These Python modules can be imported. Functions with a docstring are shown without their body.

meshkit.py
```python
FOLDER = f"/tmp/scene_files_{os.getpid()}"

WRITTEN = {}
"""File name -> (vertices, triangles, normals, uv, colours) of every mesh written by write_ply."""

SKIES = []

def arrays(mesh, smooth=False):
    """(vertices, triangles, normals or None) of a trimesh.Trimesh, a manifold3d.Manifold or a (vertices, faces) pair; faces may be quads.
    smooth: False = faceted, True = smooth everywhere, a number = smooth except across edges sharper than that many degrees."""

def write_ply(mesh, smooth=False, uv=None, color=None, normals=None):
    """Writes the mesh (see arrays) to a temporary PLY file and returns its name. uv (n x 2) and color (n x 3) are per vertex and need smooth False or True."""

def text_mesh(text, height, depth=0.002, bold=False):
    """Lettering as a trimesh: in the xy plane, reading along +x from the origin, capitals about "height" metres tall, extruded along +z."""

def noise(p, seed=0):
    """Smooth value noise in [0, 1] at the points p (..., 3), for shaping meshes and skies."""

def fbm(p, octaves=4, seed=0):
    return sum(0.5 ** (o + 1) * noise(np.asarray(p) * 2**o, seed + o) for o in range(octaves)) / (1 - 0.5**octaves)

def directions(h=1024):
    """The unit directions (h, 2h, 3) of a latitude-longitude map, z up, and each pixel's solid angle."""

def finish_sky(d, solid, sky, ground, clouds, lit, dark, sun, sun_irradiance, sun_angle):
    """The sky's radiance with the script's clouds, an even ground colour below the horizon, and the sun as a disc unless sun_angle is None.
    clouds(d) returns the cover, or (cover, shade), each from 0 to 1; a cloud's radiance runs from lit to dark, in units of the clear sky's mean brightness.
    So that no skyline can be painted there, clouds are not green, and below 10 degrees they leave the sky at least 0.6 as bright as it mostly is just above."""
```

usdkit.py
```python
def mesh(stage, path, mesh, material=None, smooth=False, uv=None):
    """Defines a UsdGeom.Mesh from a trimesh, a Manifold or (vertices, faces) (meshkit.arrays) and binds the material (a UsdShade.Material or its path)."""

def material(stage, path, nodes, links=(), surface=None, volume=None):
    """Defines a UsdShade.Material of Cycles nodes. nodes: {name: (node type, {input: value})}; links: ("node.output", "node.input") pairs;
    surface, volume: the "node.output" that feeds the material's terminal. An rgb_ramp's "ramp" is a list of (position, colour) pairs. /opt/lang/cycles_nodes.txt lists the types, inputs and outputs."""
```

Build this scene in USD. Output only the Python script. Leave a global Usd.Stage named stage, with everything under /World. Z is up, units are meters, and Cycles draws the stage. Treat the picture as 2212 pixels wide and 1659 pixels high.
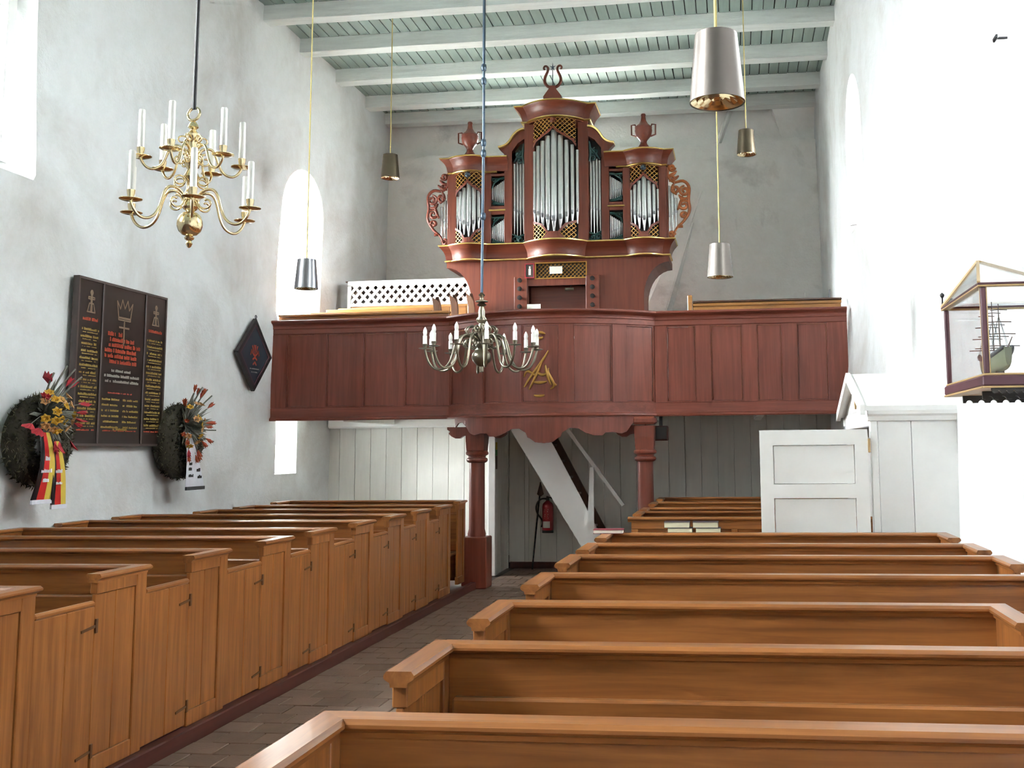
import math, random
import numpy as np, trimesh, manifold3d as m3
import shapely
from shapely.geometry import Polygon, LineString, Point, box as sbox
from shapely.ops import unary_union
from pxr import Usd, UsdGeom, UsdLux, UsdShade, Gf, Sdf, Vt
import usdkit, meshkit

stage = Usd.Stage.CreateInMemory()
UsdGeom.SetStageUpAxis(stage, "Z")
UsdGeom.SetStageMetersPerUnit(stage, 1.0)
UsdGeom.Xform.Define(stage, "/World"); UsdGeom.Scope.Define(stage, "/World/Looks")
RND = random.Random(7)
PI = math.pi

# ------------------------------------------------------------------ camera, light, exposure
F_PX, PX, PY, EYE = 2280.0, 1310.0, 702.0, 1.65          # focal length and principal point in pixels of 2212x1659
def _axes():
    Y = np.array([(1590 - PX) / F_PX, (968 - PY) / F_PX, 1.0]); Y /= np.linalg.norm(Y)
    X = np.array([1, -0.0093, 0.0]); X -= Y * (X @ Y); X /= np.linalg.norm(X)
    D = np.cross(Y, X)
    return X, Y, (D if D[1] > 0 else -D)
_X, _Y, _D = _axes()      # nave axes seen from the camera (x right, y down, z forward)
cam = UsdGeom.Camera.Define(stage, "/World/camera")
AP = 36.0
cam.CreateHorizontalApertureAttr(AP); cam.CreateVerticalApertureAttr(AP * 1659 / 2212)
cam.CreateFocalLengthAttr(F_PX / 2212 * AP)
cam.CreateHorizontalApertureOffsetAttr((1106 - PX) / 2212 * AP)
cam.CreateVerticalApertureOffsetAttr(-(829.5 - PY) / 2212 * AP)
cam.CreateClippingRangeAttr(Gf.Vec2f(0.05, 500))
_r = np.array([_X[0], _Y[0], -_D[0]]); _u = -np.array([_X[1], _Y[1], -_D[1]]); _b = -np.array([_X[2], _Y[2], -_D[2]])
M4 = Gf.Matrix4d(1.0)
for i, v in enumerate((_r, _u, _b)):
    M4.SetRow(i, Gf.Vec4d(*map(float, v), 0))
M4.SetRow(3, Gf.Vec4d(0, 0, EYE, 1))
UsdGeom.Xformable(cam).AddTransformOp().Set(M4)
EXPOSURE = 1.18
cam.CreateExposureAttr(EXPOSURE)

sky = UsdLux.DomeLight.Define(stage, "/World/sky")
sky.CreateIntensityAttr(10.0); sky.CreateColorAttr(Gf.Vec3f(0.93, 0.97, 1.0))
sun = UsdLux.DistantLight.Define(stage, "/World/hazy_sun")      # sun behind thin cloud: a broad soft glow from the south
sun.CreateIntensityAttr(14.0); sun.CreateAngleAttr(70.0); sun.CreateColorAttr(Gf.Vec3f(0.98, 0.99, 1.0))
_sd = Gf.Vec3d(0.76, 0.32, -0.56).GetNormalized()
_q = Gf.Rotation(Gf.Vec3d(0, 0, -1), _sd)
UsdGeom.Xformable(sun).AddTransformOp().Set(Gf.Matrix4d(_q, Gf.Vec3d(0, 0, 0)))

# ------------------------------------------------------------------ helpers
def lin(h):
    h = h.lstrip('#'); c = [int(h[i:i + 2], 16) / 255 for i in (0, 2, 4)]
    return tuple(x / 12.92 if x <= 0.04045 else ((x + 0.055) / 1.055) ** 2.4 for x in c)
def sc(c, k): return tuple(min(1, x * k) for x in c)
MATS = {}
def M(name): return MATS[name]
def plain(name, col, rough=0.5, metal=0.0, var=0.12, scale=6.0, bump=0.0, bscale=60.0, coat=0.0, spec=0.5, stretch=(1, 1, 1), **kw):
    c = lin(col) if isinstance(col, str) else col
    n = {"g": ("geometry", {}), "m": ("mapping", {"scale": stretch}),
         "n": ("noise_texture", {"scale": scale, "detail": 4.0, "roughness": 0.6}),
         "r": ("rgb_ramp", {"ramp": [(0.25, sc(c, 1 - var)), (0.75, sc(c, 1 + var))]}),
         "p": ("principled_bsdf", {"roughness": rough, "metallic": metal, "coat_weight": coat, "coat_roughness": 0.12, "specular_ior_level": spec, **kw})}
    l = [("g.position", "m.vector"), ("m.vector", "n.vector"), ("n.fac", "r.fac"), ("r.color", "p.base_color")]
    if bump:
        n["bn"] = ("noise_texture", {"scale": bscale, "detail": 3.0}); n["b"] = ("bump", {"strength": bump, "distance": 0.01})
        l += [("m.vector", "bn.vector"), ("bn.fac", "b.height"), ("b.normal", "p.normal")]
    MATS[name] = usdkit.material(stage, "/World/Looks/" + name, n, l, surface="p.BSDF")
def wood(name, dark, light, grain, rough=0.35, coat=0.3, bump=0.12):
    d, h = lin(dark), lin(light); mid = tuple((a + b) / 2 for a, b in zip(d, h))
    st = {"x": (1.2, 22, 22), "y": (22, 1.2, 22), "z": (22, 22, 1.2)}[grain]
    n = {"g": ("geometry", {}), "m": ("mapping", {"scale": st}),
         "n": ("noise_texture", {"scale": 1.0, "detail": 5.0, "roughness": 0.62, "distortion": 0.6}),
         "big": ("noise_texture", {"scale": 0.9, "detail": 2.0}),
         "r": ("rgb_ramp", {"ramp": [(0.28, d), (0.5, mid), (0.72, h)]}),
         "mx": ("mix", {"mix_type": "multiply", "fac": 0.55}),
         "br": ("rgb_ramp", {"ramp": [(0.3, (0.72, 0.66, 0.6)), (0.65, (1.08, 1.08, 1.08))]}),
         "b": ("bump", {"strength": bump, "distance": 0.004}),
         "p": ("principled_bsdf", {"roughness": rough, "coat_weight": coat, "coat_roughness": 0.14})}
    l = [("g.position", "m.vector"), ("m.vector", "n.vector"), ("g.position", "big.vector"), ("big.fac", "br.fac"), ("n.fac", "r.fac"),
         ("r.color", "mx.color1"), ("br.color", "mx.color2"), ("mx.color", "p.base_color"), ("n.fac", "b.height"), ("b.normal", "p.normal")]
    MATS[name] = usdkit.material(stage, "/World/Looks/" + name, n, l, surface="p.BSDF")
def plaster(name, base, stain, amount=0.5, scale=0.55, lo=0.45, hi=0.75):
    n = {"g": ("geometry", {}), "n1": ("noise_texture", {"scale": scale, "detail": 6.0, "roughness": 0.62, "distortion": 0.4}),
         "n2": ("noise_texture", {"scale": 5.0, "detail": 5.0, "roughness": 0.65}), "n3": ("noise_texture", {"scale": 28.0, "detail": 3.0}),
         "r": ("rgb_ramp", {"ramp": [(lo, (0, 0, 0)), (hi, (1, 1, 1))]}), "mf": ("math", {"math_type": "multiply", "value2": amount}),
         "mx": ("mix", {"color1": lin(base), "color2": lin(stain)}), "r2": ("rgb_ramp", {"ramp": [(0.3, (0.93, 0.93, 0.92)), (0.7, (1, 1, 1))]}),
         "m2": ("mix", {"mix_type": "multiply", "fac": 1.0}), "ad": ("math", {"math_type": "multiply_add", "value2": 2.0}),
         "b": ("bump", {"strength": 0.3, "distance": 0.012}), "p": ("principled_bsdf", {"roughness": 0.92, "specular_ior_level": 0.2})}
    l = [("g.position", "n1.vector"), ("g.position", "n2.vector"), ("g.position", "n3.vector"), ("n1.fac", "r.fac"), ("r.color", "mf.value1"), ("mf.value", "mx.fac"),
         ("n2.fac", "r2.fac"), ("mx.color", "m2.color1"), ("r2.color", "m2.color2"), ("m2.color", "p.base_color"),
         ("n2.fac", "ad.value1"), ("n3.fac", "ad.value3"), ("ad.value", "b.height"), ("b.normal", "p.normal")]
    MATS[name] = usdkit.material(stage, "/World/Looks/" + name, n, l, surface="p.BSDF")

plaster("plaster", "#dfe2e3", "#b6b0a9", 0.7, 0.7, 0.46, 0.72)
plaster("plaster_back", "#f4f5f2", "#8b8782", 0.75, 0.7, 0.52, 0.74)
plain("render_white", "#eeefed", 0.8, var=0.03, spec=0.3)
for g in "xyz": wood("oak_" + g, "#744521", "#a96d38", g)
for g in "xyz": wood("red_" + g, "#672f20", "#844434", g, rough=0.42, coat=0.15, bump=0.05)
wood("organ_wood", "#5f2817", "#783a25", "z", rough=0.42, coat=0.15, bump=0.04)
wood("organ_wood_x", "#5c2616", "#743723", "x", rough=0.42, coat=0.15, bump=0.04)
wood("sill_dark", "#3e1c18", "#54281f", "y", rough=0.45, coat=0.1)
wood("brown_dark", "#3a2418", "#573622", "z", rough=0.4)
wood("gallery_oak", "#8a5a26", "#b07c40", "x", rough=0.4)
wood("horn_brown", "#6a4630", "#8a6248", "z", rough=0.4)
plain("board_green", "#97a8a0", 0.6, var=0.1, scale=4, stretch=(6, 0.5, 6), bump=0.1)
plain("beam_grey", "#e6ece9", 0.65, var=0.09, scale=3, stretch=(0.6, 6, 6), bump=0.35, bscale=14)
plain("white_paint", "#f2f3f0", 0.45, var=0.03, scale=3)
plain("white_board", "#e4e4dd", 0.5, var=0.05, scale=3, stretch=(5, 5, 0.6))
plain("tile_a", "#6e594b", 0.55, var=0.2, scale=3, bump=0.2)
plain("tile_b", "#685446", 0.6, var=0.22, scale=4, bump=0.2)
plain("tile_c", "#746052", 0.6, var=0.22, scale=3, bump=0.2)
plain("mortar", "#4f4640", 0.9)
plain("brass", (0.84, 0.70, 0.43), 0.15, 1.0, var=0.06, scale=20)
plain("brass_dull", (0.27, 0.24, 0.18), 0.28, 1.0, var=0.15, scale=20)
plain("gold", (0.83, 0.62, 0.22), 0.3, 1.0, var=0.08, scale=15)
plain("gold_paint", "#a57a34", 0.4, 0.35, var=0.2, scale=20)
plain("tin", (0.72, 0.74, 0.74), 0.24, 1.0, var=0.08, scale=9)
plain("tin_dark", (0.25, 0.26, 0.27), 0.4, 0.6)
plain("steel_blue", "#4a5866", 0.35, 0.7)
plain("iron", "#2a2a2c", 0.5, 0.4)
plain("shade_metal", (0.21, 0.185, 0.168), 0.42, 1.0, var=0.05)
plain("shade_bronze", (0.16, 0.13, 0.09), 0.36, 1.0, var=0.05)
plain("shade_grey", (0.22, 0.22, 0.23), 0.36, 1.0, var=0.05)
plain("cord_cream", "#c9b878", 0.6)
plain("wax", "#f2f2ec", 0.4, var=0.02)
plain("teal", "#1f4441", 0.4, var=0.25, scale=20)
plain("carve_red", "#6b3020", 0.4, var=0.3, scale=25)
plain("carve_orange", "#9a5426", 0.4, var=0.4, scale=18)
plain("black_paint", "#25211f", 0.35, var=0.1)
plain("board_black", "#2b2320", 0.32, var=0.12)
plain("frame_dark", "#4c423e", 0.4)
plain("emblem_tan", "#7d6c58", 0.5)
plain("hinge_brown", "#5a3a20", 0.5)
plain("ochre", "#8a7434", 0.5, var=0.15, scale=30)
plain("rust_red", "#9c3a22", 0.5, var=0.15, scale=30)
plain("pale_grey", "#8e8d84", 0.5, var=0.1)
plain("hatch_blue", "#23303a", 0.35, var=0.15)
plain("moss", "#4a4630", 0.9, var=0.45, scale=40)
plain("moss_dark", "#332f22", 0.9, var=0.4, scale=40)
plain("dry_grey", "#77786f", 0.8, var=0.3, scale=30)
plain("flower_red", "#a3202f", 0.6, var=0.2, scale=30)
plain("flower_rust", "#a64a28", 0.6, var=0.25, scale=30)
plain("flower_gold", "#b68a20", 0.6, var=0.25, scale=30)
plain("flower_tan", "#b98a58", 0.6, var=0.25, scale=30)
plain("silk_black", "#14151b", 0.4); plain("silk_red", "#c32a2a", 0.4); plain("silk_gold", "#d8bf52", 0.4); plain("silk_white", "#dcdde6", 0.4)
plain("case_wood", "#53323a", 0.4, var=0.15); plain("case_gilt", "#b89a6a", 0.4, var=0.1)
plain("extinguisher_red", "#a51d24", 0.3, coat=0.4); plain("paper", "#efeee4", 0.7, var=0.02)
plain("page", "#e9e3c4", 0.7, var=0.05, scale=60, stretch=(1, 1, 30)); plain("book_red", "#6d1c28", 0.5); plain("book_dark", "#3c3a44", 0.5)
plain("hull_green", "#6f7358", 0.5); plain("hull_dark", "#3f4247", 0.5); plain("leaf_yellow", "#c9b22c", 0.5); plain("leaf_green", "#3c8a45", 0.5)
plain("ground_gravel", "#9a978f", 0.9)
MATS["pane"] = usdkit.material(stage, "/World/Looks/pane", {"w": ("layer_weight", {"blend": 0.5}), "p5": ("math", {"math_type": "power", "value2": 4.0}), "f": ("math", {"math_type": "multiply_add", "value2": 0.75, "value3": 0.035}),
    "t": ("transparent_bsdf", {"color": (0.97, 0.98, 0.98)}), "g": ("glossy_bsdf", {"roughness": 0.02, "color": (1, 1, 1)}), "x": ("mix_closure", {})},
    [("w.facing", "p5.value1"), ("p5.value", "f.value1"), ("f.value", "x.fac"), ("t.BSDF", "x.closure1"), ("g.BSDF", "x.closure2")], surface="x.closure")

USED = {}
def numbered(parent, name):
    k = USED.get((parent, name), 0); USED[(parent, name)] = k + 1
    return f"{parent}/{name}" + (f"_{k:03d}" if k else "")
class Node:
    def __init__(s, path, base): s.path, s.base = path, np.array(base, float)
def thing(name, label=None, cat=None, base=(0, 0, 0), group=None, kind=None):
    p = numbered("/World", name); x = UsdGeom.Xform.Define(stage, p); x.AddTranslateOp().Set(Gf.Vec3d(*map(float, base)))
    tag(x.GetPrim(), label, cat, group, kind)
    return Node(p, base)
def tag(prim, label=None, cat=None, group=None, kind=None):
    for k, v in (("label", label), ("category", cat), ("group", group), ("kind", kind)):
        if v: prim.SetCustomDataByKey(k, v)
def sub(parent, name, label=None):       # an empty part that carries sub-parts
    p = numbered(parent.path, name); x = UsdGeom.Xform.Define(stage, p); tag(x.GetPrim(), label)
    return Node(p, parent.base)
def arr(m):
    if hasattr(m, "to_mesh"):
        q = m.to_mesh(); return np.asarray(q.vert_properties[:, :3], float), np.asarray(q.tri_verts, int)
    if isinstance(m, (tuple, list)):
        v, f = np.asarray(m[0], float), np.asarray(m[1], int)
        return (v, np.vstack([f[:, [0, 1, 2]], f[:, [0, 2, 3]]])) if f.shape[1] == 4 else (v, f)
    return np.asarray(m.vertices, float), np.asarray(m.faces, int)
def put(parent, name, mesh, mat, smooth=False, label=None, kind=None):
    v, f = arr(mesh); v = v - parent.base
    p = numbered(parent.path, name)
    g = usdkit.mesh(stage, p, (v, f), M(mat), smooth)
    tag(g.GetPrim(), label, kind=kind)
    return Node(p, parent.base)
def solo(name, mesh, mat, label, cat, smooth=False, group=None, kind=None, base=None):    # a thing that is one mesh
    v, f = arr(mesh); b = (v.min(0) + v.max(0)) / 2 if base is None else np.array(base, float); b[2] = v[:, 2].min()
    p = numbered("/World", name)
    g = usdkit.mesh(stage, p, (v - b, f), M(mat), smooth)
    g.AddTranslateOp().Set(Gf.Vec3d(*map(float, b)))
    tag(g.GetPrim(), label, cat, group, kind)
    return Node(p, b)
def cat(ms):
    vs, fs, n = [], [], 0
    for m in ms:
        v, f = arr(m); vs.append(v); fs.append(f + n); n += len(v)
    return np.vstack(vs), np.vstack(fs)
def bx(x0, x1, y0, y1, z0, z1, b=0.004):
    x0, x1 = min(x0, x1), max(x0, x1); y0, y1 = min(y0, y1), max(y0, y1); z0, z1 = min(z0, z1), max(z0, z1)
    b = min(b, (x1 - x0) / 3, (y1 - y0) / 3, (z1 - z0) / 3)
    if b <= 0:
        return trimesh.creation.box(bounds=[[x0, y0, z0], [x1, y1, z1]])
    P = []
    for sx, sy, sz in np.ndindex(2, 2, 2):
        c = (x1 if sx else x0, y1 if sy else y0, z1 if sz else z0); d = (-b if sx else b, -b if sy else b, -b if sz else b)
        P += [(c[0], c[1] + d[1], c[2] + d[2]), (c[0] + d[0], c[1], c[2] + d[2]), (c[0] + d[0], c[1] + d[1], c[2])]
    return m3.Manifold.hull_points(np.array(P))
def hull(pts): return m3.Manifold.hull_points(np.array(pts, float))
def bar(a, b, w, h, up=(0, 0, 1)):       # square bar from a to b
    a, b = np.array(a, float), np.array(b, float); d = (b - a) / np.linalg.norm(b - a); u = np.array(up, float)
    s = np.cross(d, u); s /= np.linalg.norm(s); u = np.cross(s, d)
    return hull([p + i * s * w / 2 + j * u * h / 2 for p in (a, b) for i in (-1, 1) for j in (-1, 1)])
def tri_poly(poly): return trimesh.creation.triangulate_polygon(poly, engine="earcut")
def extrude(poly, y0, y1, axis="y"):     # shapely polygon in (x, z) extruded along y (or in (y, z) along x, or (x, y) along z)
    ms = []
    for g in getattr(poly, "geoms", [poly]):
        if g.is_empty or g.area < 1e-9: continue
        m = trimesh.creation.extrude_polygon(g, y1 - y0, engine="earcut"); v = np.array(m.vertices); f = np.array(m.faces)
        if axis == "y": v = np.stack([v[:, 0], y0 + v[:, 2], v[:, 1]], 1); f = f[:, ::-1]
        elif axis == "x": v = np.stack([y0 + v[:, 2], v[:, 0], v[:, 1]], 1)
        else: v[:, 2] += y0
        ms.append((v, f))
    return cat(ms)
def sweep(prof, path, split=False, closed=False):
    """prof: polygon of (out, z); path: (x, y) points; out is to the right of the walking direction. split: one mesh for each stretch, cut at the mitres."""
    P = np.array(path, float); n = len(P)
    seg = [(P[(i + 1) % n] - P[i]) for i in range(n if closed else n - 1)]
    nor = [np.array([s[1], -s[0]]) / np.linalg.norm(s) for s in seg]
    mit = []
    for i in range(n):
        a = nor[i - 1] if (i > 0 or closed) else nor[0]; b = nor[i % len(nor)] if (i < len(nor) or closed) else nor[-1]
        m = a + b; m /= np.linalg.norm(m); mit.append(m / max(0.3, m @ b))
    Q = np.array(prof, float); poly = Polygon(Q)
    if not poly.exterior.is_ccw: Q = Q[::-1]; poly = Polygon(Q)
    k = len(Q); ring = lambda i: np.array([[*(P[i] + mit[i] * o), z] for o, z in Q])
    cv, cf = trimesh.creation.triangulate_polygon(poly, engine="earcut"); cv = np.array(cv)
    idx = [int(np.argmin(((Q - c) ** 2).sum(1))) for c in cv]; cf = np.array([[idx[a] for a in t] for t in cf])
    def span(i0, i1):
        V = np.vstack([ring(i % n) for i in range(i0, i1 + 1)]); Fs = []
        for s in range(i1 - i0):
            for j in range(k):
                a, b = s * k + j, s * k + (j + 1) % k; c, d = a + k, b + k
                Fs += [[a, c, b], [b, c, d]]
        e = (i1 - i0) * k
        Fs = np.vstack([np.array(Fs), cf, cf[:, ::-1] + e])
        m = trimesh.Trimesh(V, Fs, process=False)
        if m.volume < 0: Fs = Fs[:, ::-1]
        return V, Fs
    if split: return [span(i, i + 1) for i in range(len(seg))]
    return span(0, len(seg))
def lathe(prof, n=20, at=(0, 0, 0)):      # (radius, z) profile
    m = trimesh.creation.revolve(np.array(prof, float), sections=n); v = np.array(m.vertices) + np.array(at); return v, np.array(m.faces)
def tube(path, r, n=8, caps=True):
    P = np.array(path, float); R = np.full(len(P), r) if np.ndim(r) == 0 else np.array(r, float)
    T = np.gradient(P, axis=0); T /= np.maximum(np.linalg.norm(T, axis=1, keepdims=True), 1e-9)
    u = np.cross(T[0], [0.13, 0.31, 0.94]); u /= np.linalg.norm(u); V = []
    for i in range(len(P)):
        u = u - T[i] * (u @ T[i]); u /= np.linalg.norm(u); w = np.cross(T[i], u)
        V += [P[i] + R[i] * (math.cos(a) * u + math.sin(a) * w) for a in np.arange(n) * 2 * PI / n]
    Fs = []
    for i in range(len(P) - 1):
        for j in range(n):
            a, b = i * n + j, i * n + (j + 1) % n; Fs += [[a, b, a + n], [b, b + n, a + n]]
    if caps:
        V += [P[0], P[-1]]; e = len(V) - 2; L = (len(P) - 1) * n
        Fs += [[e, (j + 1) % n, j] for j in range(n)] + [[e + 1, L + j, L + (j + 1) % n] for j in range(n)]
    return np.array(V), np.array(Fs)
def spline(pts, n=24):
    from scipy.interpolate import CubicSpline
    P = np.array(pts, float); t = np.r_[0, np.cumsum(np.linalg.norm(np.diff(P, axis=0), axis=1))]
    return CubicSpline(t, P)(np.linspace(0, t[-1], n))
def arcpts(cx, cz, r, a0, a1, n): return [(cx + r * math.cos(a), cz + r * math.sin(a)) for a in np.linspace(a0, a1, n)]

# ------------------------------------------------------------------ the shell of the nave
def sm(a, b, t): t = np.clip((t - a) / (b - a), 0, 1); return t * t * (3 - 2 * t)
def wl(y, z):            # inner face of the old left wall: battered foot under the gallery, leaning
    y, z = np.asarray(y, float), np.asarray(z, float)
    foot = 0.0
    return -5.93 + foot + 0.24 * sm(12.5, 16.8, y) * sm(2, 4.5, z) + 0.15 * sm(4.2, 7, z) * sm(9, 12.5, y) * (1 - sm(13, 16.8, y))
def wr(y, z):
    y, z = np.asarray(y, float), np.asarray(z, float)
    return 1.57 - 0.16 * sm(8.5, 12.5, y) - 0.10 * sm(12.0, 12.8, y) * (1 - sm(2.0, 3.2, z)) - 0.03 * sm(4, 7, z)
def arch_prism(y0, y1, z0, z1, grow, xin, xout, spring=None):
    """A splayed window opening: arched outline at the glass, grown at the inner face."""
    fl = .10 if 6 < y0 < 7 and xin > -2 and z0 == 4.12 else 0.0       # this opening widens towards its sill
    def outline(g, gs):
        a, b = y0 - g, y1 + g; r = (b - a) / 2; zs = z1 + g * 0.6 - r * 1.05
        pts = [(a, z0 - gs), (b + fl, z0 - gs + .05), (b + fl * .7, z0 - gs)] if fl else [(a, z0 - gs), (b, z0 - gs)]
        pts += [((a + b) / 2 + r * math.cos(t), zs + 1.05 * r * math.sin(t)) for t in np.linspace(0, PI, 17)]
        return pts
    A = [(xin, y, z) for y, z in outline(grow, grow * 1.5)]; B = [(xout, y, z) for y, z in outline(0, 0)]
    A2 = [(xin + (xin - xout) * 0.5, y, z) for y, z in outline(grow * 1.5, grow * 2.2)]
    C = [(xin - 1.6, y, z) for y, z in outline(0, 0)]
    return hull(A2 + B) + hull(B + C)
def box_open(y0, y1, z0, z1, xa, xb): return m3.Manifold.cube([abs(xb - xa), y1 - y0, z1 - z0]).translate([min(xa, xb), y0, z0])
YB, YF, ZC = 16.85, -9.0, 7.245
GLASS = 0.55
def depth(y0): return 0.17 if 6 < y0 < 7 or y0 == 13.05 else GLASS
L_WINS = [(-4.6, -3.4, 3.9, 6.6), (1.0, 2.2, 3.9, 6.6), (6.70, 8.03, 4.12, 6.75), (13.12, 14.24, 3.28, 5.47)]
R_WINS = [(5.6, 6.75, 4.0, 6.4), (11.47, 12.43, 4.29, 5.82)]
def wall_mesh(side):
    wins = L_WINS if side < 0 else R_WINS
    s = m3.Manifold.cube([0.95, YB + 0.6 - YF, 7.6]).translate([-0.95, YF, -0.05])       # x 0 = inner face, -0.95 outside
    for (y0, y1, z0, z1) in wins:
        s = s - arch_prism(y0, y1, z0, z1, 0.09, 0.0, -(depth(y0) if side < 0 else GLASS))
    if side < 0: s = s - box_open(13.05, 13.72, 1.37, 2.16, -0.3, 0.5) - hull([(-.25, y, z) for y in (13.05, 13.72) for z in (1.37, 2.16)] + [(-1.2, y, z) for y in (12.4, 14.4) for z in (1.1, 3.0)])
    if side > 0: s = s - box_open(8.15, 9.45, -0.1, 1.95, -1.2, 0.5)
    s = s.refine_to_length(0.16)
    v, f = arr(s)
    wob = (meshkit.fbm(np.stack([v[:, 1] * 0.6, v[:, 2] * 0.6, v[:, 0] * 0.3 + side], 1), 4, 5) - 0.5) * 0.05
    dep = np.exp(np.minimum(v[:, 0], 0) * 2)
    if side < 0:
        # old blocked arch in the plaster: a long shallow ridge falling towards the gallery
        ty = np.array([8.6, 9.8, 11.0, 12.0, 12.6]); tz = np.array([6.95, 6.85, 6.3, 5.5, 4.7])
        d = np.min([np.hypot(v[:, 1] - a, v[:, 2] - b) for a, b in zip(np.interp(np.linspace(0, 4, 60), range(5), ty), np.interp(np.linspace(0, 4, 60), range(5), tz))], 0)
        wob = wob + 0.025 * sm(0.0, 0.28, d) * (1 - sm(0.3, 0.9, d)) + 0.06 * sm(10.95, 11.03, v[:, 1]) * (1 - sm(11.3, 11.36, v[:, 1])) * (1 - sm(3.9, 4.2, v[:, 2])) + 0.045 * sm(11.3, 11.36, v[:, 1]) * (1 - sm(3.3, 3.5, v[:, 2]))
    x = v[:, 0] + wob * dep
    if side < 0: v[:, 0] = wl(v[:, 1], v[:, 2]) + x
    else: v[:, 0] = wr(v[:, 1], v[:, 2]) - x; f = f[:, ::-1]
    return v, f
def structure(name, mesh, mat, smooth=False):
    v, f = arr(mesh); p = numbered("/World", name); g = usdkit.mesh(stage, p, (v, f), M(mat), smooth); tag(g.GetPrim(), kind="structure"); return Node(p, (0, 0, 0))
structure("wall_left", wall_mesh(-1), "plaster", 35)
structure("wall_right", wall_mesh(1), "plaster", 35)
def back_wall():
    s = m3.Manifold.cube([9.2, 0.6, 7.6]).translate([-6.8, YB, -0.05])
    # set-off at the top: the wall is thinner above a ledge; and a leaning plastered flue on the right
    s = s + m3.Manifold.cube([9.2, 0.14, 6.55]).translate([-6.8, YB - 0.14, 0])
    s = s + hull([(-2.4, YB + .1, 2.0), (-1.3, YB + .1, 2.0), (-2.2, YB - .42, 2.0), (-1.6, YB - .42, 2.0), (-0.85, YB + .1, 5.3), (-0.5, YB + .1, 5.3), (-0.75, YB - .17, 5.25), (-0.6, YB - .17, 5.25)])
    s = s + hull([(-.72, YB, 5.2), (-.62, YB, 5.2), (-.69, YB - .19, 5.2), (-.65, YB - .19, 5.2), (.0, YB, 7.2), (.1, YB, 7.2), (.03, YB - .05, 7.2), (.07, YB - .05, 7.2)]) + hull([(.62, YB, 7.3), (1.6, YB, 7.3), (1.6, YB, 6.82), (.85, YB, 6.62), (.62, YB - .3, 7.3), (1.6, YB - .3, 7.3)])
    s = s - box_open(YB - 1, YB + 1, 4.5, 6.4, -3.2, -1.75)
    s = s.refine_to_length(0.2); v, f = arr(s)
    v[:, 1] += (meshkit.fbm(np.stack([v[:, 0] * .8, v[:, 1], v[:, 2] * .8], 1), 4, 9) - .5) * .07 + (meshkit.fbm(np.stack([v[:, 0] * 4, v[:, 1] * 4, v[:, 2] * 4], 1), 3, 4) - .5) * .08 * (v[:, 1] < YB - .16)
    return v, f
structure("wall_back", back_wall(), "plaster_back", 35)
fw = m3.Manifold.cube([10.4, .5, 7.65]).translate([-7.4, YF - .5, -.05])
F_WINS = []
for (a, b, z0, z1) in F_WINS: fw = fw - box_open(YF - 1, YF + 1, z0, z1 - (b - a) / 2, a, b) - m3.Manifold.cylinder(2, (b - a) / 2, (b - a) / 2, 32).rotate([90, 0, 0]).translate([(a + b) / 2, YF + 1, z1 - (b - a) / 2])
structure("wall_front", fw, "plaster")
# outer ground seen from the windows
structure("ground", bx(-60, 60, -60, 70, -0.5, -0.3, 0), "ground_gravel")

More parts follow.
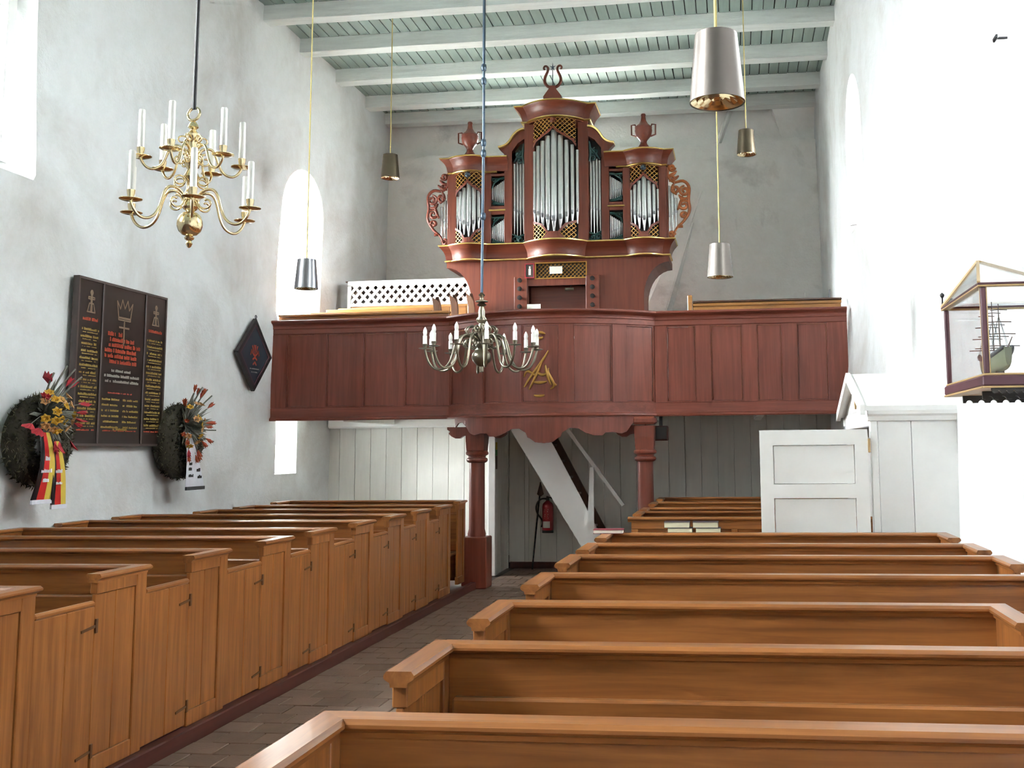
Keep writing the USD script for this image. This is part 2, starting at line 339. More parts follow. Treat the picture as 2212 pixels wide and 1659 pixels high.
# windows: frame, bars, panes
def window(n, side, y0, y1, z0, z1, arched=True):
    w = thing(f"window_{n}", kind="structure")
    ym, zm = (y0 + y1) / 2, (z0 + z1) / 2
    xi = float(wl(ym, zm)) - depth(y0) if side < 0 else float(wr(ym, zm)) + GLASS
    r = (y1 - y0) / 2; zs = z1 - 1.05 * r
    out = Polygon([(y0, z0), (y1, z0)] + [(ym + r * math.cos(t), zs + 1.05 * r * math.sin(t)) for t in np.linspace(0, PI, 17)]) if arched else sbox(y0, z0, y1, z1)
    inn = out.buffer(-0.09 if side < 0 and 6 < y0 < 7 else -0.05)
    put(w, "window_frame", extrude(out.buffer(0.02).difference(inn), xi - .03, xi + .03, "x"), "white_paint")
    bars = []
    for k in range(1, 3):
        y = y0 + (y1 - y0) * k / 3; bars.append(sbox(y - .012, z0, y + .012, z1))
    nz = max(2, int(round((z1 - z0) / 0.42)))
    for k in range(1, nz): z = z0 + (z1 - z0) * k / nz; bars.append(sbox(y0, z - .012, y1, z + .012))
    put(w, "glazing_bars", extrude(unary_union(bars).intersection(inn.buffer(0.01)), xi - .015, xi + .015, "x"), "white_paint")
    for g in getattr(inn.difference(unary_union(bars)), "geoms", [inn]):
        put(w, "pane", extrude(g.buffer(.004), xi - .002, xi + .002, "x"), "pane")
for i, q in enumerate(L_WINS): window(i + 1, -1, *q)
window(len(L_WINS) + 1, -1, 13.05, 13.72, 1.37, 2.16, False)
for i, q in enumerate(R_WINS): window(len(L_WINS) + 2 + i, 1, *q)

ww = thing("window_10", kind="structure")       # west window behind the organ
put(ww, "window_frame", extrude(sbox(-3.22, 4.48, -1.73, 6.42).difference(unary_union([sbox(-3.16 + a * .7, 4.54 + b * .93, -3.16 + a * .7 + .66, 4.54 + b * .93 + .89) for a in (0, 1) for b in (0, 1)])), YB + .3, YB + .36), "white_paint")
for a in (0, 1):
    for b in (0, 1): put(ww, "pane", bx(-3.165 + a * .7, -3.165 + a * .7 + .67, YB + .325, YB + .33, 4.535 + b * .93, 4.535 + b * .93 + .9, 0), "pane")
# ceiling: boards along the nave, beams across
ceil = thing("ceiling", kind="structure")
bw = 0.142; x = -6.2; k = 0
while x < 2.0:
    dz = RND.uniform(0, .006)
    put(ceil, "board", bx(x + .006, x + bw - .006, YF, YB + .4, ZC + dz, ZC + .03 + dz, .003), "board_green"); x += bw
put(ceil, "loft_floor", bx(-7.5, 3.2, YF - .5, YB + .6, ZC + .045, ZC + .1, 0), "iron")
BEAMS = [16.62 - .09, 15.66, 14.47, 13.29, 12.20, 11.08, 9.95, 8.85, 7.7, 6.6, 5.5, 4.4, 3.3, 2.2, 1.1, 0.0, -1.1, -2.2, -3.3, -4.4, -5.5, -6.6, -7.7, -8.7]
BEAMS = [b * 1.0095 for b in BEAMS]
for i, yb in enumerate(BEAMS):
    n = 30; xs = np.linspace(-6.6, 2.3, n); rng = np.random.RandomState(i); V = []
    sag = rng.uniform(-.012, .012, 3); w = 0.215; h = ZC - 7.055
    for xx in xs:
        t = (xx + 2.2) / 4; j = meshkit.noise(np.array([[xx * 1.7, yb, 0], [xx * 1.7, yb, 5], [xx * 2.1, yb, 9]]), 3) * .03 - .015
        yy = yb - .035 * t
        V += [(xx, yy - w + j[0] * .7, 7.055 + sag[0] * t + j[2] * .6 + .008), (xx, yy - w + .012, 7.055 + sag[0] * t + j[2] * .5), (xx, yy - .012 + j[1] * .6, 7.055 + j[1] * .5), (xx, yy + j[1] * .6, 7.067 + j[1] * .5), (xx, yy, ZC + .015), (xx, yy - w, ZC + .015)]
    V = np.array(V); Fs = []
    for a in range(n - 1):
        for b in range(6): p, q = a * 6 + b, a * 6 + (b + 1) % 6; Fs += [[p, q, p + 6], [q, q + 6, p + 6]]
    put(ceil, "beam", (V, np.array(Fs)), "beam_grey", 30)

# floor: tiles in the aisle and cross passages, dark sills along the pews
floor = thing("floor", kind="structure")
put(floor, "mortar_bed", bx(-6.6, 2.2, YF, YB, -0.06, -0.012, 0), "mortar")
tiles, S, G = [], 0.225, 0.006
y = 2.6; row = 0
while y < YB:
    off = (row % 2) * S / 2; x = -3.14 - off
    while x < (-0.92 if y < 7.75 or y > 9.2 else 1.6):
        a, b = max(x, -3.14), min(x + S, -0.92 if y < 7.75 or y > 9.2 else 1.6)
        if b - a > .03: tiles.append((a + G / 2, b - G / 2, y + G / 2, y + S - G / 2))
        x += S
    y += S; row += 1
tiles.sort(key=lambda t: t[2]); rest = []
for i, t in enumerate(tiles):
    z = RND.uniform(-.003, .002); m = bx(*t, -0.03, z, .004)
    if i < 300: put(floor, "tile", m, RND.choice(["tile_a", "tile_b", "tile_c"]))
    else: rest.append(m)
put(floor, "tiles_beyond", cat(rest), "tile_a", kind="stuff")
put(floor, "boards_under_pews", bx(-6.4, -3.16, YF, 13.6, -0.012, 0.035, 0), "sill_dark"); put(floor, "boards_under_pews", bx(-0.9, 1.7, YF, 7.75, -0.012, 0.035, 0), "sill_dark")
put(floor, "boards_under_pews", bx(-0.9, 1.7, 9.3, 14.7, -0.012, 0.035, 0), "sill_dark")
structure("trim_1", bx(-3.205, -3.135, 1.2, 13.2, -0.01, 0.085, .008), "sill_dark")
structure("trim_2", bx(-0.93, -0.88, 1.2, 7.72, -0.01, 0.085, .008), "sill_dark")
structure("trim_3", bx(-0.93, -0.88, 9.34, 13.4, -0.01, 0.085, .008), "sill_dark")

# ------------------------------------------------------------------ pews
CAP = [(-.024, 1.012), (-.026, 1.024), (-.038, 1.031), (-.043, 1.036), (-.043, 1.044), (-.035, 1.055), (.035, 1.055), (.043, 1.044), (.043, 1.036), (.038, 1.031), (.026, 1.024), (.024, 1.012)]
def pew(side, yb, prev, xa, xw, seat_z, lower, label, group, caplen=.42, door=True, wallcap=True, wl_len=.42):
    """side -1: pews left of the aisle (aisle end at xa, wall end at xw)."""
    s = -side                                     # direction from the wall towards the aisle
    t = thing("box_pew", label, "pew", (xa, yb, 0), group)
    xi = xa - s * .02
    put(t, "backrest", bx(xi, xw, yb - .013, yb + .013, .1, 1.03, .003), "oak_x")
    put(t, "lower_board", bx(xi - s * .02, xw + s * .02, yb - .05, yb - .0131, .46, lower, .008), "oak_x")
    put(t, "seat", bx(xi - s * .02, xw + s * .02, yb - .40, yb - .03, seat_z - .03, seat_z, .008), "oak_x")
    path = [(xa, yb - caplen), (xa, yb), (xw, yb)] + ([(xw, yb - wl_len)] if wallcap else [])
    for i, m in enumerate(sweep(CAP, path, split=True)):
        put(t, "top_rail" if i == 1 else "end_cap", m, "oak_x" if i == 1 else "oak_y")
    # aisle end: framed panel of two boards
    e = put(t, "end_panel", cat([bx(xa - .022, xa + .022, yb - .07, yb + .026, .085, 1.03, .004), bx(xa - .022, xa + .022, yb - caplen + .012, yb - .0701, .955, 1.03, .004), bx(xa - .022, xa + .022, yb - caplen + .012, yb - .0701, .085, .17, .004)]), "oak_z")
    ym = yb - .07 - (caplen - .082) / 2
    put(e, "board", bx(xa - .011, xa + .011, ym + .0015, yb - .0701, .1701, .9549, .003), "oak_z"); put(e, "board", bx(xa - .011, xa + .011, yb - caplen + .012, ym - .0015, .1701, .9549, .003), "oak_z")
    if wallcap: put(t, "wall_panel", bx(xw - .013, xw + .013, yb - wl_len + .015, yb + .013, .1, 1.02, .003), "oak_z")
    if door:
        y0, y1 = (prev if prev is not None else yb - .93) + .032, yb - caplen + .006
        d = put(t, "door", bx(xa - .018, xa + .018, y0, y1, .895, .925, .01), "oak_y")
        yc = y0 + (y1 - y0) * .52
        for a, b in ((y0, yc - .0015), (yc + .0015, y1)): put(d, "board", bx(xa - .014, xa + .014, a, b, .095, .896, .004), "oak_z")
        xo = xa + s * .0165
        for z in (.80, .20):
            put(d, "hinge", cat([bar((xo, y1 + .008, z), (xo, y1 - .11, z - .012), .013, .005, up=(s, 0, 0)), bx(xo - .003, xo + .006, y1 + .002, y1 + .02, z - .035, z + .035, .002)]), "hinge_brown")
    return t
LY = [4.54, 5.46, 6.38, 7.335, 8.16, 9.08, 9.94, 10.79, 11.62, 12.66]
ORD = ["first", "second", "third", "fourth", "fifth", "sixth", "seventh", "eighth", "ninth", "tenth", "eleventh", "twelfth", "thirteenth"]
for i, y in enumerate(LY):
    xw = (-5.86, -5.86, -5.86, -5.86, -5.84, -5.86, -5.86, -5.5, -5.48, -5.52)[i]
    pew(-1, y, LY[i - 1] if i else None, -3.2 if i < 9 else -3.3, xw, .45, .897,
        f"honey brown box pew with doors, memorial wall side, {ORD[i]} row from the picture's bottom" if i < 9 else "brown box pew under the gallery, last row before the white board partition",
        "box pews under the memorial wall", .43 if i < 9 else .3, door=i < 9)
RY = [2.40, 3.32, 4.22, 5.17, 6.06, 6.80, 7.65]
for i, y in enumerate(RY):
    xw = .965 if i == 2 else 1.40
    pew(1, y, RY[i - 1] if i else None, -.925, xw, .45, .897 if i else .88,
        f"honey brown pew across the aisle from the wreaths, {ORD[i]} row from the bottom",
        "pews on the glass case side", .45)
# second block behind the cross passage
FY = [9.40, 10.30, 10.92, 12.05, 13.20]
t = thing("pew_front_desk", "honey brown pew front desk with framed panels facing the cross passage, behind the books", "pew", (-.925, FY[0], 0))
put(t, "panel_board", bx(-.92, 1.38, FY[0] - .012, FY[0] + .012, .1, 1.03, .003), "oak_x")
for xs in (-.90, -.03, .84): put(t, "stile", bx(xs - .03, xs + .03, FY[0] - .028, FY[0] - .0121, .17, .95, .006), "oak_z")
put(t, "frame_rail", bx(-.93, 1.38, FY[0] - .024, FY[0] - .0121, .9501, 1.02, .004), "oak_x"); put(t, "frame_rail", bx(-.93, 1.38, FY[0] - .024, FY[0] - .0121, .09, .1699, .004), "oak_x")
put(t, "top_rail", sweep(CAP, [(-.96, FY[0]), (1.40, FY[0])]), "oak_x")
put(t, "book_shelf", bx(-.6, .9, FY[0] - .25, FY[0] - .0285, .885, .910, .006), "oak_x")
for i, y in enumerate(FY[1:]):
    pew(1, y, FY[i], -.925, 1.33 if i < 2 else 1.27, .45, .8, f"brown wooden pew behind the open white door, {ORD[i]} row after the front desk", "pews behind the white door", .42)

# ------------------------------------------------------------------ organ gallery
GX, GC, GY = -2.255, 1.29, 12.9                      # centre of the bow, half chord, straight front
R0 = (GC ** 2 + .5 ** 2) / (2 * .5); CY = GY - .5 + R0   # bow as an arc
def bow(x, d=0.0):                                    # point of the front at x, d in front of it
    dx = x - GX
    if abs(dx) >= GC: return (x, GY - d)
    a = math.asin(dx / R0); return (GX + (R0 + d) * math.sin(a), CY - (R0 + d) * math.cos(a))
BXS = [GX - GC + 2 * GC * k / 16 for k in range(17)]
XL, XR = -5.93, 1.36
FRONT = [(XL, GY)] + [bow(x) for x in BXS] + [(XR, GY)]
gal = thing("organ_gallery", "red-brown panelled organ gallery spanning the nave, bowed forward in the middle", "gallery", (GX, GY, 0))
# walking from left to right, "out" (right of the direction) is towards the nave
put(gal, "cornice", sweep([(-.05, 3.245), (.025, 3.245), (.03, 3.262), (.055, 3.285), (.075, 3.292), (.085, 3.305), (.085, 3.322), (.07, 3.33), (-.05, 3.33)], FRONT), "red_x", 25)
put(gal, "frieze_rail", sweep([(-.03, 3.15), (.012, 3.15), (.018, 3.158), (.018, 3.215), (.026, 3.225), (.026, 3.244), (-.03, 3.244)], FRONT), "red_x", 25)
put(gal, "bottom_rail", sweep([(-.03, 2.045), (.045, 2.045), (.05, 2.06), (.045, 2.075), (.022, 2.09), (.018, 2.10), (.018, 2.205), (.01, 2.212), (-.03, 2.212)], FRONT), "red_x", 25)
def quad_piece(xa, xb, d0, d1, z0, z1, n=1):
    xs = np.linspace(xa, xb, n + 1); pts = []
    ms = []
    for a, b in zip(xs[:-1], xs[1:]):
        p = [bow(a, d0), bow(b, d0), bow(b, d1), bow(a, d1)]; ms.append(hull([(q[0], q[1], z) for q in p for z in (z0, z1)]))
    m = ms[0]
    for q in ms[1:]: m = m + q
    return m
STRAIGHT_L = [(-5.685, -5.315), (-5.161, -4.793), (-4.672, -4.247), (-4.126, -3.736)]
STRAIGHT_R = [(-.822, -.455), (-.286, .106), (.273, .588), (.754, 1.127)]
BOWP = [(-3.53, -3.30), (-3.03, -2.68), (-2.53, -2.07), (-1.91, -1.455), (-1.30, -.975)]
prevx = XL
for kind_, lst in (("s", STRAIGHT_L), ("b", BOWP), ("s", STRAIGHT_R)):
    for a, b in lst:
        if a - prevx > .02: put(gal, "stile", quad_piece(prevx, a, -.03, .018, 2.2121, 3.1499, max(1, int((a - prevx) / .1)) if kind_ == "b" else 1), "red_z")
        m = quad_piece(a + .018, b - .018, -.034, -.010, 2.2301, 3.1319, 4 if kind_ == "b" else 1)
        pn = put(gal, "panel", m, "red_z")
        # moulded edge around the panel
        q = .014
        fr = [quad_piece(a, a + q, -.0119, .006, 2.2122, 3.1498), quad_piece(b - q, b, -.0119, .006, 2.2122, 3.1498), quad_piece(a + q, b - q, -.0119, .006, 3.1498 - q, 3.1498, 4 if kind_ == "b" else 1), quad_piece(a + q, b - q, -.0119, .006, 2.2122, 2.2122 + q, 4 if kind_ == "b" else 1)]
        put(pn, "panel_moulding", cat(fr), "red_z"); prevx = b
put(gal, "stile", quad_piece(prevx, XR, -.03, .018, 2.2121, 3.1499, 1), "red_z")
deck = Polygon([(XL, GY + .03)] + [(bow(x)[0], bow(x)[1] + .04) for x in BXS] + [(XR, GY + .03), (XR, YB - .12), (XL, YB - .12)])
put(gal, "deck", extrude(deck, 2.16, 2.26, "z"), "brown_dark")
under = deck.buffer(-.02)
ub = []
yb_ = GY - .45
for k in range(20):
    ub.append(under.intersection(sbox(-7, 12.3 + k * .24, 3, 12.3 + k * .24 + .236)))
for g in ub:
    if not g.is_empty: put(gal, "soffit_board", extrude(g, 2.135, 2.159, "z"), "white_board")
for xj in (-4.9, -3.1, -1.1, .3):
    put(gal, "joist", bx(xj - .05, xj + .05, GY + .05, 14.8, 2.03, 2.134, .008), "white_board")
# scalloped valance following the bow
def valance():
    n = 200; ss = np.linspace(-1, 1, n); V = []
    for s in ss:
        x = GX + s * (GC - .12); a = abs(s)
        o = a * (GC - .12); pts = [(0, 1.73), (.10, 1.74), (.17, 1.79), (.20, 1.80), (.21, 1.85), (.30, 1.905), (.40, 1.90), (.48, 1.85), (.58, 1.815), (.68, 1.815), (.71, 1.85), (.80, 1.855), (.89, 1.835), (.95, 1.86), (1.0, 1.94), (1.06, 1.995), (1.12, 1.985), (1.17, 1.93)]
        z = float(np.interp(o, [q[0] for q in pts], [q[1] for q in pts]))
        for d in (.028, .006):
            q = bow(x, d)
            V += [(q[0], q[1], 2.0455), (q[0], q[1], z)]
    V = np.array(V); Fs = []
    for i in range(n - 1):
        a, b = i * 4, i * 4 + 4
        Fs += [[a, b, a + 1], [b, b + 1, a + 1], [a + 2, a + 3, b + 2], [b + 2, a + 3, b + 3], [a + 1, b + 1, a + 3], [b + 1, b + 3, a + 3], [a, a + 2, b], [b, a + 2, b + 2]]
    e = (n - 1) * 4; Fs += [[0, 1, 2], [1, 3, 2], [e, e + 2, e + 1], [e + 1, e + 2, e + 3]]
    return V, np.array(Fs)
put(gal, "valance", valance(), "red_z")
for px_, lab in ((-3.165, None), (-1.09, None)):
    py_ = 12.80
    h = lambda w, z0, z1, b=.012: bx(px_ - w, px_ + w, py_ - w, py_ + w, z0, z1, b)
    o8 = lambda prof: lathe(prof, 8, (px_, py_, 0))
    p = put(gal, "post", lathe([(0, .60), (.105, .60), (.112, .64), (.098, .70), (.094, 1.52), (0, 1.52)], 24, (px_, py_, 0)), "red_z", 40)
    put(p, "pedestal", bx(px_ - .155, px_ + .155, py_ - .155, py_ + .155, 0, .61, .012), "red_z")
    put(p, "collar", lathe([(0, 1.50), (.10, 1.50), (.125, 1.515), (.132, 1.535), (.125, 1.555), (.105, 1.565), (.108, 1.585), (.135, 1.60), (.14, 1.62), (.13, 1.64), (.11, 1.65), (0, 1.65)], 24, (px_, py_, 0)), "red_z", 40)
    put(p, "post_head", cat([hull([(px_ + i * w, py_ + j * w, z) for w, z in ((.108, 1.645), (.118, 1.80), (.118, 1.93)) for i in (-1, 1) for j in (-1, 1)])]), "red_z")
    put(p, "abacus", sweep([(0, 1.93), (.125, 1.93), (.14, 1.955), (.135, 1.975), (.15, 2.0), (.15, 2.04), (0, 2.04)], [(px_, py_ - .001), (px_ + .001, py_), (px_, py_ + .001), (px_ - .001, py_)][::-1], closed=True) if False else bx(px_ - .14, px_ + .14, py_ - .14, py_ + .14, 1.945, 2.04, .025), "red_z")
    for s in ((-1, 1) if px_ < -2 else (-1,)):
        prof = [(0, 1.94), (0, 1.84), (.05, 1.83), (.09, 1.80), (.13, 1.80), (.17, 1.825), (.20, 1.86), (.185, 1.885), (.215, 1.91), (.215, 1.94)]
        put(gal, "bracket", extrude(Polygon([(px_ + s * (.118 + a * 1.25), z) for a, z in prof]), py_ + .02, py_ + .10), "red_z")
put(gal, "wall_plate", bx(-5.85, -3.3, 14.70, 14.855, 1.985, 2.134, .02), "white_paint")
lsp = thing("loudspeaker_box", "small dark box hanging under the gallery beside the post at the stairs' foot", "loudspeaker", (-.91, 13.0, 1.745))
put(lsp, "cabinet", bx(-1.0, -.82, 12.93, 13.08, 1.75, 1.93, .012), "sill_dark"); put(lsp, "grille_cloth", bx(-.985, -.835, 12.924, 12.9299, 1.765, 1.915, .002), "black_paint"); put(lsp, "hanger", bx(-.93, -.89, 12.98, 13.02, 1.93, 2.134, .004), "iron")
# painted emblem in gilt strokes on the middle panel
def on_panel(u, v, d=.0): q = bow(u, d - .004); return (q[0], q[1], v)
EMB = [[(-2.50, 2.40), (-2.42, 2.52), (-2.30, 2.68), (-2.20, 2.83)], [(-2.44, 2.37), (-2.36, 2.52), (-2.28, 2.70)], [(-2.20, 2.62), (-2.17, 2.50), (-2.14, 2.40), (-2.18, 2.37)], [(-2.24, 2.66), (-2.21, 2.52), (-2.17, 2.42)],
       [(-2.50, 2.52), (-2.43, 2.58), (-2.36, 2.54), (-2.33, 2.60)], [(-2.36, 2.62), (-2.28, 2.54), (-2.20, 2.58)], [(-2.40, 2.46), (-2.30, 2.45), (-2.22, 2.46)], [(-2.38, 2.30), (-2.32, 2.29), (-2.25, 2.30)], [(-2.14, 2.44), (-2.11, 2.41)], [(-2.37, 3.03), (-2.31, 3.05), (-2.24, 3.03)], [(-2.33, 3.0), (-2.30, 2.98), (-2.27, 3.0)]]
em = []
for st in EMB:
    c = spline([(a, b, 0) for a, b in st], 12) if len(st) > 2 else np.array([(a, b, 0) for a, b in st])
    em.append(tube([on_panel(a, b, .002) for a, b, _ in c], [.019 * (0.45 + .55 * math.sin(PI * (k + .5) / len(c))) for k in range(len(c))], 6))
pe = put(gal, "painted_emblem", cat(em), "gold_paint", True, "faded gilt monogram strokes on the middle panel", kind="stuff")

# ------------------------------------------------------------------ under the gallery
bp = thing("board_partition", "white vertical board partition under the gallery with a return beside the stairs", "partition", (-4.5, 14.86, 0))
x = -5.95
while x < -3.24:
    w = min(.232, -3.22 - x); put(bp, "board", bx(x + .0015, x + w - .0015, 14.86 + RND.uniform(0, .006), 14.89, 0, 2.134, .004), "white_board"); x += .232
y = 14.05
put(bp, "jamb_post", bx(-3.30, -3.20, 13.95, 14.05, 0, 2.134, .008), "white_paint")
while y < 14.85:
    w = min(.2, 14.86 - y); put(bp, "board", bx(-3.27 + RND.uniform(0, .005), -3.235, y + .0015, y + w - .0015, 0, 2.134, .004), "white_board"); y += .2
rp = thing("rear_partition", "grey-white vertical board wall behind the gallery stairs and extinguisher", "partition", (-.9, 14.9, 0))
x = -3.22
while x < 1.35:
    w = min(.228, 1.36 - x)
    if w > .05: put(rp, "board", bx(x + .0015, x + w - .0015, 14.9 + RND.uniform(0, .008), 14.93, .08, 2.134, .004), "white_board")
    x += .228
put(rp, "skirting", bx(-3.2, 1.36, 14.872, 14.8995, 0, .09, .006), "sill_dark")
put(rp, "cover_strip", bx(-2.985, -2.93, 14.875, 14.8995, .0901, 2.134, .004), "white_board")

st = thing("gallery_stairs", "steep white painted gallery stairs with dark treads and a handrail", "stairs", (-2.2, 13.9, 0))
def stringer(y0): return extrude(Polygon([(-3.07, 2.13), (-2.60, 2.13), (-1.55, .16), (-1.55, .0), (-1.76, .0)]), y0, y0 + .045)
put(st, "stringer", stringer(13.70), "white_paint"); put(st, "stringer", stringer(14.40), "brown_dark")
for k in range(9):
    z = .22 + k * .215; xc = -1.67 - (z - .0) * (.515)
    put(st, "tread", bx(xc - .13, xc + .12, 13.7455, 14.3995, z - .03, z, .006), "brown_dark")
put(st, "handrail", bar((-2.20, 13.72, 1.93), (-1.46, 13.72, .93), .05, .045), "white_paint")
put(st, "baluster", hull([(-1.86 + i * .022, 13.672 + j * .02, 1.42) for i in (-1, 1) for j in (-1, 1)] + [(-1.88 + i * .045, 13.672 + j * .024, .66) for i in (-1, 1) for j in (-1, 1)]), "white_paint")

fx, fy = -2.64, 14.79
fe = thing("fire_extinguisher", "red fire extinguisher with black hose hanging on the board wall beside the stairs", "fire extinguisher", (fx, fy, .5))
put(fe, "cylinder", lathe([(0, .52), (.07, .52), (.078, .54), (.078, .86), (.07, .90), (.03, .935), (.02, .95), (0, .95)], 24, (fx, fy, 0)), "extinguisher_red", 40)
put(fe, "base_ring", lathe([(.05, .50), (.08, .50), (.08, .535), (.05, .535), (.05, .50)], 24, (fx, fy, 0)), "black_paint", 40)
put(fe, "valve", cat([bx(fx - .02, fx + .02, fy - .02, fy + .02, .94, .99)]), "iron"); put(fe, "handle", bar((fx - .01, fy - .02, 1.0), (fx + .09, fy - .06, .975), .022, .014), "black_paint")
put(fe, "hose", tube(spline([(fx - .02, fy, .965), (fx - .12, fy - .02, .945), (fx - .16, fy - .02, .86), (fx - .14, fy - .02, .76), (fx - .095, fy - .02, .70), (fx - .088, fy - .02, .58)], 30), .011, 8), "black_paint", True)
put(fe, "printed_label", extrude(Polygon(arcpts(fx, fy, .0788, -PI * .78, -PI * .32, 12) + arcpts(fx, fy, .0782, -PI * .32, -PI * .78, 12)), .57, .66, "z"), "paper")
put(fe, "wall_bracket", bx(fx - .05, fx + .05, fy + .076, fy + .105, .72, .80), "iron")
put(fe, "printed_lines", cat([hull([(fx + .079 * math.sin(a) * 1.0, fy - .079 * math.cos(a), z + q) for a in (-.55 + .1 * (k % 3), .25 - .12 * (k % 2)) for q in (0, .008)] + [(fx + .076 * math.sin(a), fy - .076 * math.cos(a), z) for a in (-.5, .2)]) for k, z in enumerate((.70, .725, .75, .79, .815))]), "paper", kind="stuff")
bk = thing("candle_snuffer", "dark long-handled snuffer leaning on the board wall beside the fire extinguisher", "snuffer", (-2.83, 14.62, 0))
put(bk, "shaft", tube([(-2.845, 14.70, .005), (-2.80, 14.80, .62), (-2.765, 14.845, 1.02)], .011, 8), "iron", True)
put(bk, "snuffer_cone", lathe([(.012, 1.0), (.05, 1.03), (.012, 1.17), (.006, 1.20), (0, 1.20)], 12, (-2.755, 14.845, 0)), "brown_dark", True)
fl = thing("hanging_leaflets", "small yellow and green leaflets hanging on the white door jamb", "leaflet", (-3.19, 14.06, 1.4))
for z0, z1, mt in ((1.66, 1.76, "leaf_yellow"), (1.58, 1.66, "leaf_green"), (1.40, 1.58, "brown_dark")):
    put(fl, "leaflet", bx(-3.1995, -3.194, 13.965, 14.045, z0, z1 - .002, .001), mt)

# ------------------------------------------------------------------ on the gallery
gb = thing("gallery_front_pew", "brown wooden pew rail behind the gallery parapet, in front of the white trellis", "pew", (-4.8, 13.1, 2.26))
put(gb, "rail_board", bx(-5.9, -3.62, 13.08, 13.11, 2.262, 3.40, .006), "oak_x"); put(gb, "rail_cap", bx(-5.9, -3.6, 13.05, 13.14, 3.4, 3.435, .01), "gallery_oak")
put(gb, "bench_seat", bx(-5.9, -3.62, 13.14, 13.45, 2.68, 2.71, .006), "gallery_oak")
for i, (xe, ye, zt) in enumerate(((-3.86, 13.45, 3.66), (-3.78, 14.0, 3.77), (-3.66, 14.45, 3.85))):
    t = thing("gallery_bench", f"gallery bench with a curved horn-shaped end, {ORD[i]} of three behind the parapet", "bench", (-4.8, ye, 2.26), "gallery benches")
    z0 = 2.262
    prof = [(-.06, z0), (.30, z0), (.30, z0 + .45), (.16, z0 + .55), (.12, zt - .32), (.10, zt - .16), (.03, zt - .05), (-.06, zt), (-.02, zt - .18), (-.035, zt - .4)]
    prof = [(ye + a, z) for a, z in prof]
    put(t, "bench_end", extrude(Polygon([(p[0], p[1]) for p in prof]), xe - .02, xe + .02, "x"), "brown_dark")
    # the horn seen from the nave: a shaped front edge
    w = [(xe - .07, z0), (xe + .065, z0), (xe + .06, zt - .25), (xe + .045, zt - .12), (xe + .01, zt - .05), (xe - .065, zt), (xe - .03, zt - .2)]
    put(t, "horn_board", extrude(Polygon(w), ye - .085, ye - .0605), "horn_brown")
    put(t, "backrest", bx(-5.62, xe - .075, ye - .02, ye + .01, z0 + .55, zt - .16, .006), "gallery_oak"); put(t, "seat", bx(-5.62, xe - .0205, ye + .012, ye + .29, z0 + .41, z0 + .449, .006), "gallery_oak")
tr = thing("trellis_balustrade", "white lattice balustrade on the gallery beside the organ", "balustrade", (-4.7, 14.8, 2.26))
T0, T1, TZ0, TZ1 = -5.62, -3.75, 3.76, 4.14
put(tr, "top_rail", bx(T0, T1, 14.775, 14.83, TZ1 - .075, TZ1, .012), "white_paint"); put(tr, "bottom_rail", bx(T0, T1, 14.78, 14.825, TZ0, TZ0 + .045, .008), "white_paint")
for xs in (T0 + .001, T1 - .056): put(tr, "upright", bx(xs, xs + .055, 14.781, 14.824, 2.265, TZ1 - .0751, .006), "white_paint")
put(tr, "base_boards", bx(T0 + .06, T1 - .06, 14.79, 14.815, 2.265, TZ0 - .001, .004), "gallery_oak"); put(tr, "rear_board", bx(T0 - .05, T1 + .02, 15.05, 15.08, 2.265, TZ1 - .01, .004), "brown_dark"); put(tr, "rear_lid", bx(T0 - .05, T1 + .02, 14.84, 15.08, TZ1 - .0099, TZ1 + .01, .004), "brown_dark")
frame = sbox(T0 + .0565, TZ0 + .0455, T1 - .0565, TZ1 - .0755); PITCH = .122
for sgn, y0 in ((1, 14.786), (-1, 14.8)):
    for k in range(-4, 22):
        xb = T0 + k * PITCH; L = LineString([(xb, TZ0), (xb + sgn * .4, TZ0 + .4 * 1.12)] if sgn > 0 else [(xb, TZ0), (xb - .4, TZ0 + .4 * 1.12)])
        g = L.buffer(.0205, cap_style=2).intersection(frame)
        if g.area > 4e-4: put(tr, "slat", extrude(g, y0, y0 + .0135), "white_paint")
gr = thing("gallery_pew_box", "pale brown wooden pew box on the gallery opposite the trellis, rising above the parapet", "pew", (.45, 13.2, 2.26))
put(gr, "front_board", bx(-.50, 1.33, 13.19, 13.22, 2.262, 3.46, .006), "gallery_oak"); put(gr, "rail_cap", bx(-.5, 1.34, 13.165, 13.25, 3.46, 3.49, .01), "brown_dark"); put(gr, "rail_moulding", bx(-.5, 1.335, 13.175, 13.1899, 3.42, 3.4595, .006), "gallery_oak")
put(gr, "corner_post", bx(-.565, -.505, 13.17, 13.24, 2.262, 3.565, .008), "gallery_oak"); put(gr, "side_board", bx(-.55, -.52, 13.2405, 14.0, 2.262, 3.4, .006), "gallery_oak")
for xs, w, h in ((.93, .04, 3.72), (1.19, .09, 3.72)):
    solo("shelf_support", extrude(Polygon([(xs - w, 2.262), (xs + w, 2.262), (xs + w, h) if w > .05 else (xs, h), (xs + w * .8, h - .01)]), 14.2 if w < .05 else 14.0, 14.23 if w < .05 else 14.03), "white_paint" if w < .05 else "tin_dark",
         "slim pointed white upright standing behind the gallery pew box" if w < .05 else "dark triangular piece standing behind the gallery pew box near the wall", "upright")

